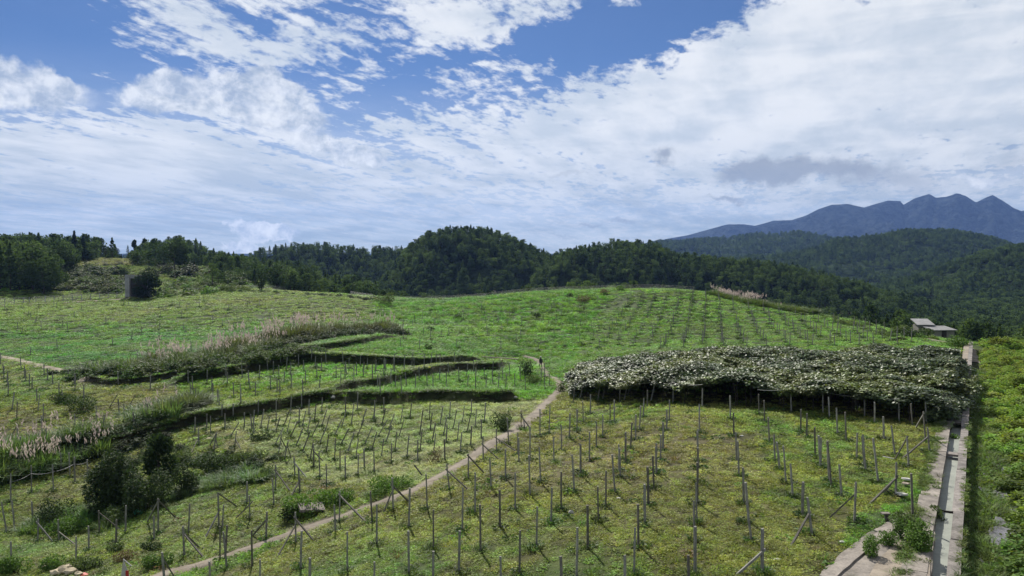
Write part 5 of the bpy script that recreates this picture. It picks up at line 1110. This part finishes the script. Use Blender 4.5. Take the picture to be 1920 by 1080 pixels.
# ---------------------------------------------------------------- person on the path
def person():
    x, y, z = at1(1014, 692); r_ = empty('person', (x, y, z), R(200)); tag(r_, 'person in dark clothes and a white hat walking on the narrow path', 'person')
    J = {'pel': (0, 0, .92), 'chest': (0, 0, 1.28), 'neck': (0, -.01, 1.42), 'head': (0, -.02, 1.54), 'crown': (0, -.02, 1.66), 'hl': (.1, 0, .88), 'kl': (.11, -.12, .5), 'al': (.11, -.02, .08), 'tl': (.11, -.18, .03), 'hr': (-.1, 0, .88), 'kr': (-.11, -.02, .48), 'ar': (-.11, .16, .1), 'tr': (-.11, .02, .03),
         'sl': (.18, 0, 1.36), 'el': (.25, .06, 1.1), 'wl': (.24, -.08, .88), 'dl': (.235, -.13, .80), 'sr': (-.18, 0, 1.36), 'er': (-.25, .02, 1.1), 'wr': (-.24, -.14, .9), 'dr': (-.235, -.2, .83)}
    rad = dict(pel=.15, chest=.16, neck=.055, head=.1, crown=.07, hl=.1, kl=.065, al=.042, tl=.035, hr=.1, kr=.065, ar=.042, tr=.035, sl=.07, el=.045, wl=.03, dl=.03, sr=.07, er=.045, wr=.03, dr=.03)
    E = [('pel','chest'),('chest','neck'),('neck','head'),('head','crown'),('pel','hl'),('hl','kl'),('kl','al'),('al','tl'),('pel','hr'),('hr','kr'),('kr','ar'),('ar','tr'),('chest','sl'),('sl','el'),('el','wl'),('wl','dl'),('chest','sr'),('sr','er'),('er','wr'),('wr','dr')]
    ks = list(J); me = bpy.data.meshes.new('body'); me.from_pydata([J[k] for k in ks], [(ks.index(a), ks.index(b)) for a, b in E], []); me.materials.append(M['cloth_dark']); me.materials.append(M['skin'])
    o = link('body', me, r_); sk = o.modifiers.new('skin', 'SKIN'); sv = me.skin_vertices[0].data if me.skin_vertices else None
    if sv is None:
        bm = __import__('bmesh').new(); bm.from_mesh(me); bm.verts.layers.skin.verify(); bm.to_mesh(me); bm.free(); sv = me.skin_vertices[0].data
    for i, k in enumerate(ks): sv[i].radius = (rad[k], rad[k]*.85); sv[i].use_root = (i == 0)
    o.modifiers.new('sub', 'SUBSURF').render_levels = 1
    m = MB(); n = 12; V = []; prof = [(.19, 1.66), (.12, 1.675), (.11, 1.72), (.07, 1.77), (.01, 1.78)]
    for r, zz in prof: V += [(r*math.cos(2*math.pi*k/n), -.02+r*math.sin(2*math.pi*k/n), zz) for k in range(n)]
    Fs = [(i*n+k, i*n+(k+1) % n, (i+1)*n+(k+1) % n, (i+1)*n+k) for i in range(4) for k in range(n)]+[tuple(range(n-1, -1, -1))]; link('hat', mesh_np('hat', V, Fs, [M['white']]), r_)
    m = MB(); V2, F2 = [], []; b = MB(); b.tube([(0, 0, .86), (0, 0, 1.1), (0, 0, 1.38)], [.19, .165, .15], 10); b.obj('jacket', [M['cloth_dark']], r_)
person()
# ---------------------------------------------------------------- loose things
def rock(px, py, s, label, mat='white', name='stone', cat='stone', flat=.5, sd=0):
    x, y, z = at1(px, py); r = np.random.default_rng(int(px)+sd); V = []; 
    b = __import__('bmesh').new(); __import__('bmesh').ops.create_icosphere(b, subdivisions=2 if s > .2 else 1, radius=1)
    for v in b.verts: v.co *= 1+r.uniform(-.3, .25); v.co.x *= s; v.co.y *= s*.7; v.co.z *= s*flat
    me = bpy.data.meshes.new(name); b.to_mesh(me); b.free(); me.materials.append(M[mat]); o = link(name, me, None, (x, y, z+s*flat*.6)); tag(o, label, cat)
rock(1071, 963, .13, 'pale round stone lying in the grass of the open plot', flat=.8)
rock(1580, 1018, .14, 'white litter lump in the grass near the left foot of the leaning post pair', flat=.4); rock(1458, 1050, .16, 'white litter in the grass near the bottom edge', flat=.3); rock(1391, 818, .17, 'white scrap on the ground between the post rows', flat=.3)
rock(1160, 935, .15, 'whitish scrap beside a post base in the open plot', flat=.3); rock(626, 746, .3, 'white stone on top of the lower terrace bank', flat=.5); rock(408, 787, .3, 'white stone at the foot of the lower terrace bank', flat=.5); rock(967, 747, .25, 'white stone at the right end of the small bank', flat=.6)
rock(392, 823, .3, 'pinkish rag lying in the bare corner of the mown plot', 'rubble', 'rag', 'rag', .25); rock(556, 795, .18, 'white scrap beside a leaning post in the mown plot', flat=.4)
def slab(px, py, sx, sy, sz, rz, label, mat='concrete', name='slab', cat='slab', lift=.15, tilt=0):
    x, y, z = at1(px, py); m = MB(); m.box((0, 0, 0), (sx, sy, sz), 0, 0, .02); o = m.obj(name, [M[mat]], None, (x, y, z+lift)); o.rotation_euler = (tilt, .1, rz); tag(o, label, cat)
slab(584, 966, 1.5, .8, .12, .5, 'grey concrete slab lying in the bush thicket by the path', lift=.5, tilt=.3)
slab(1690, 932, .45, .35, .08, .3, 'pale flat stone slab in the grass near the canal', 'white'); slab(1700, 903, .4, .3, .07, .1, 'white broken tile beside the canal walkway', 'white', 'tile', 'tile'); slab(1698, 912, .35, .3, .07, .8, 'pinkish broken tile below the white one', 'dirt', 'tile', 'tile')
slab(1665, 890, .5, .09, .05, -.5, 'short white plank hanging on the thin pole near the canal', 'white', 'plank', 'plank', .9)
slab(938, 683, 5.2, .4, .12, .28, 'pale plank lying along the end of the upper terrace bank', 'dirt', 'plank', 'plank', .9)
x, y, z = at1(1662, 975); r_ = empty('stump', (x, y, z)); tag(r_, 'short concrete stub with a pale cap at the edge of the kerb', 'stump'); m = MB(); m.tube([(0, 0, -.1), (0, 0, .26)], .09, 8); m.obj('base', [M['post_dark']], r_); m = MB(); m.box((-.05, 0, .29), (.34, .24, .05)); m.obj('cap', [M['concrete']], r_)
m = MB(); x, y, z = at1(1683, 1040); V = []
rock(1688, 1062, .2, 'small white and brown litter on the sandy slab', 'white', 'litter', 'litter', .2); rock(1700, 1056, .26, 'brown leaf litter patch on the sandy slab', 'earth', 'litter', 'litter', .15); rock(1740, 1058, .3, 'brown leaf litter against the canal edge', 'earth', 'litter', 'litter', .15)
rock(258, 966, .3, 'teal plastic sheet caught in the grass below the gully', 'teal', 'plastic_sheet', 'sheet', .9)
# rubble heap, cloth, pennant at the bottom left
for i, (px, py, s, l) in enumerate([(104, 1078, .34, 'leftmost yellowish rubble lump at the bottom edge'), (118, 1074, .42, 'big pale yellow rubble lump in the heap at the bottom edge'), (133, 1076, .36, 'rubble lump in the middle of the heap at the bottom edge'), (78, 1066, .22, 'small pale rubble lump apart on the left of the heap'), (127, 1066, .25, 'small rubble lump on the top of the heap'), (147, 1080, .26, 'rightmost rubble lump beside the red rag')]): rock(px, py, s, l, 'rubble', 'rubble_stone', 'rubble', .6, i)
rock(155, 1079, .32, 'red rag beside the rubble heap at the bottom edge', 'red', 'rag', 'rag', .25)
x, y, z = at1(236, 1090); r_ = empty('pennant', (x, y, z)); tag(r_, 'white pointed banner with a red patch at the bottom edge', 'banner'); m = MB(); m.add([(-.30, 0, 0), (.28, 0, 0), (-.12, 0, 1.15), (-.30, .04, 0), (.28, .04, 0), (-.12, .04, 1.15)], [(0, 1, 2), (5, 4, 3), (0, 3, 4, 1), (1, 4, 5, 2), (2, 5, 3, 0)]); m.obj('cloth', [M['white']], r_)
m = MB(); m.tube([(-.16, .06, 1.15), (.28, .06, .78)], .03, 4); m.obj('pole', [M['wire']], r_); m = MB(); m.box((.08, -.012, .42), (.16, .02, .3)); m.obj('patch', [M['red']], r_)
# left dirt track at the foot of the upper left field, and the canal side path beyond the canopy
def ribbon(name, line, w, mat, label, lift=.06):
    P = world_line(line, 8); d = np.gradient(P[:, :2], axis=0); nn = np.stack([-d[:, 1], d[:, 0]], 1)/np.linalg.norm(d, axis=1, keepdims=True); cols = []
    for t in np.linspace(-1, 1, 5):
        q = P[:, :2]+nn*(t*w/2*(1+.25*(fbm(P[:, 0], P[:, 1], 1.5, 3, 2)-.5)[:, None]*2)); cols.append(np.column_stack([q, H(q[:, 0], q[:, 1])+lift*(1-t*t*.9)]))
    V = np.stack(cols, 1).reshape(-1, 3); n = len(P); Fs = np.array([(i*5+j, i*5+j+1, (i+1)*5+j+1, (i+1)*5+j) for i in range(n-1) for j in range(4)]); tag(link(name, mesh_np(name, V, Fs, [M[mat]], None, True)), label, kind='structure')
ribbon('dirt_track', [(-40,662),(20,672),(60,682),(118,695),(140,706),(165,716)], 1.7, 'dirt', 'pale dirt track along the lower edge of the upper left field', .12)
ribbon('dirt_track', [(-60,577),(20,572),(120,567),(200,563),(260,558),(292,554)], 1.7, 'dirt', 'pale bare strip of ground below the far left fence', .12)
ribbon('dirt_path', PATH, 1.0, 'dirt', 'worn concrete footpath climbing between the plots', .06)
ribbon('dirt_path', PATH2, .8, 'dirt', 'narrow dirt path winding down to the walking person', .14)
ribbon('dirt_path', [(1824,680),(1820,662),(1812,652),(1790,644),(1760,640),(1742,636)], 1.6, 'dirt', 'earth path bending left beyond the end of the canal', .12)
# ---------------------------------------------------------------- the air between here and the far hills
def haze():
    x0, x1, y0, y1, z0, z1 = -9500, 9500, -80, 8800, -71, 640; m = MB(); m.add([(x0, y0, z0), (x1, y0, z0), (x1, y1, z0), (x0, y1, z0), (x0, y0, z1), (x1, y0, z1), (x1, y1, z1), (x0, y1, z1)], [(3,2,1,0),(4,5,6,7),(0,1,5,4),(1,2,6,5),(2,3,7,6),(3,0,4,7)])
    mt = bpy.data.materials.new('haze'); mt.use_nodes = True; t = mt.node_tree; t.nodes.clear(); o = t.nodes.new('ShaderNodeOutputMaterial'); v = t.nodes.new('ShaderNodeVolumePrincipled'); t.links.new(v.outputs[0], o.inputs['Volume'])
    v.inputs['Color'].default_value = (.27, .46, 1.0, 1); v.inputs['Density'].default_value = HAZE; v.inputs['Anisotropy'].default_value = .3
    tag(m.obj('haze', [mt]), 'thin bluish haze over the hills', kind='stuff')
HAZE = 4.4e-5
haze()
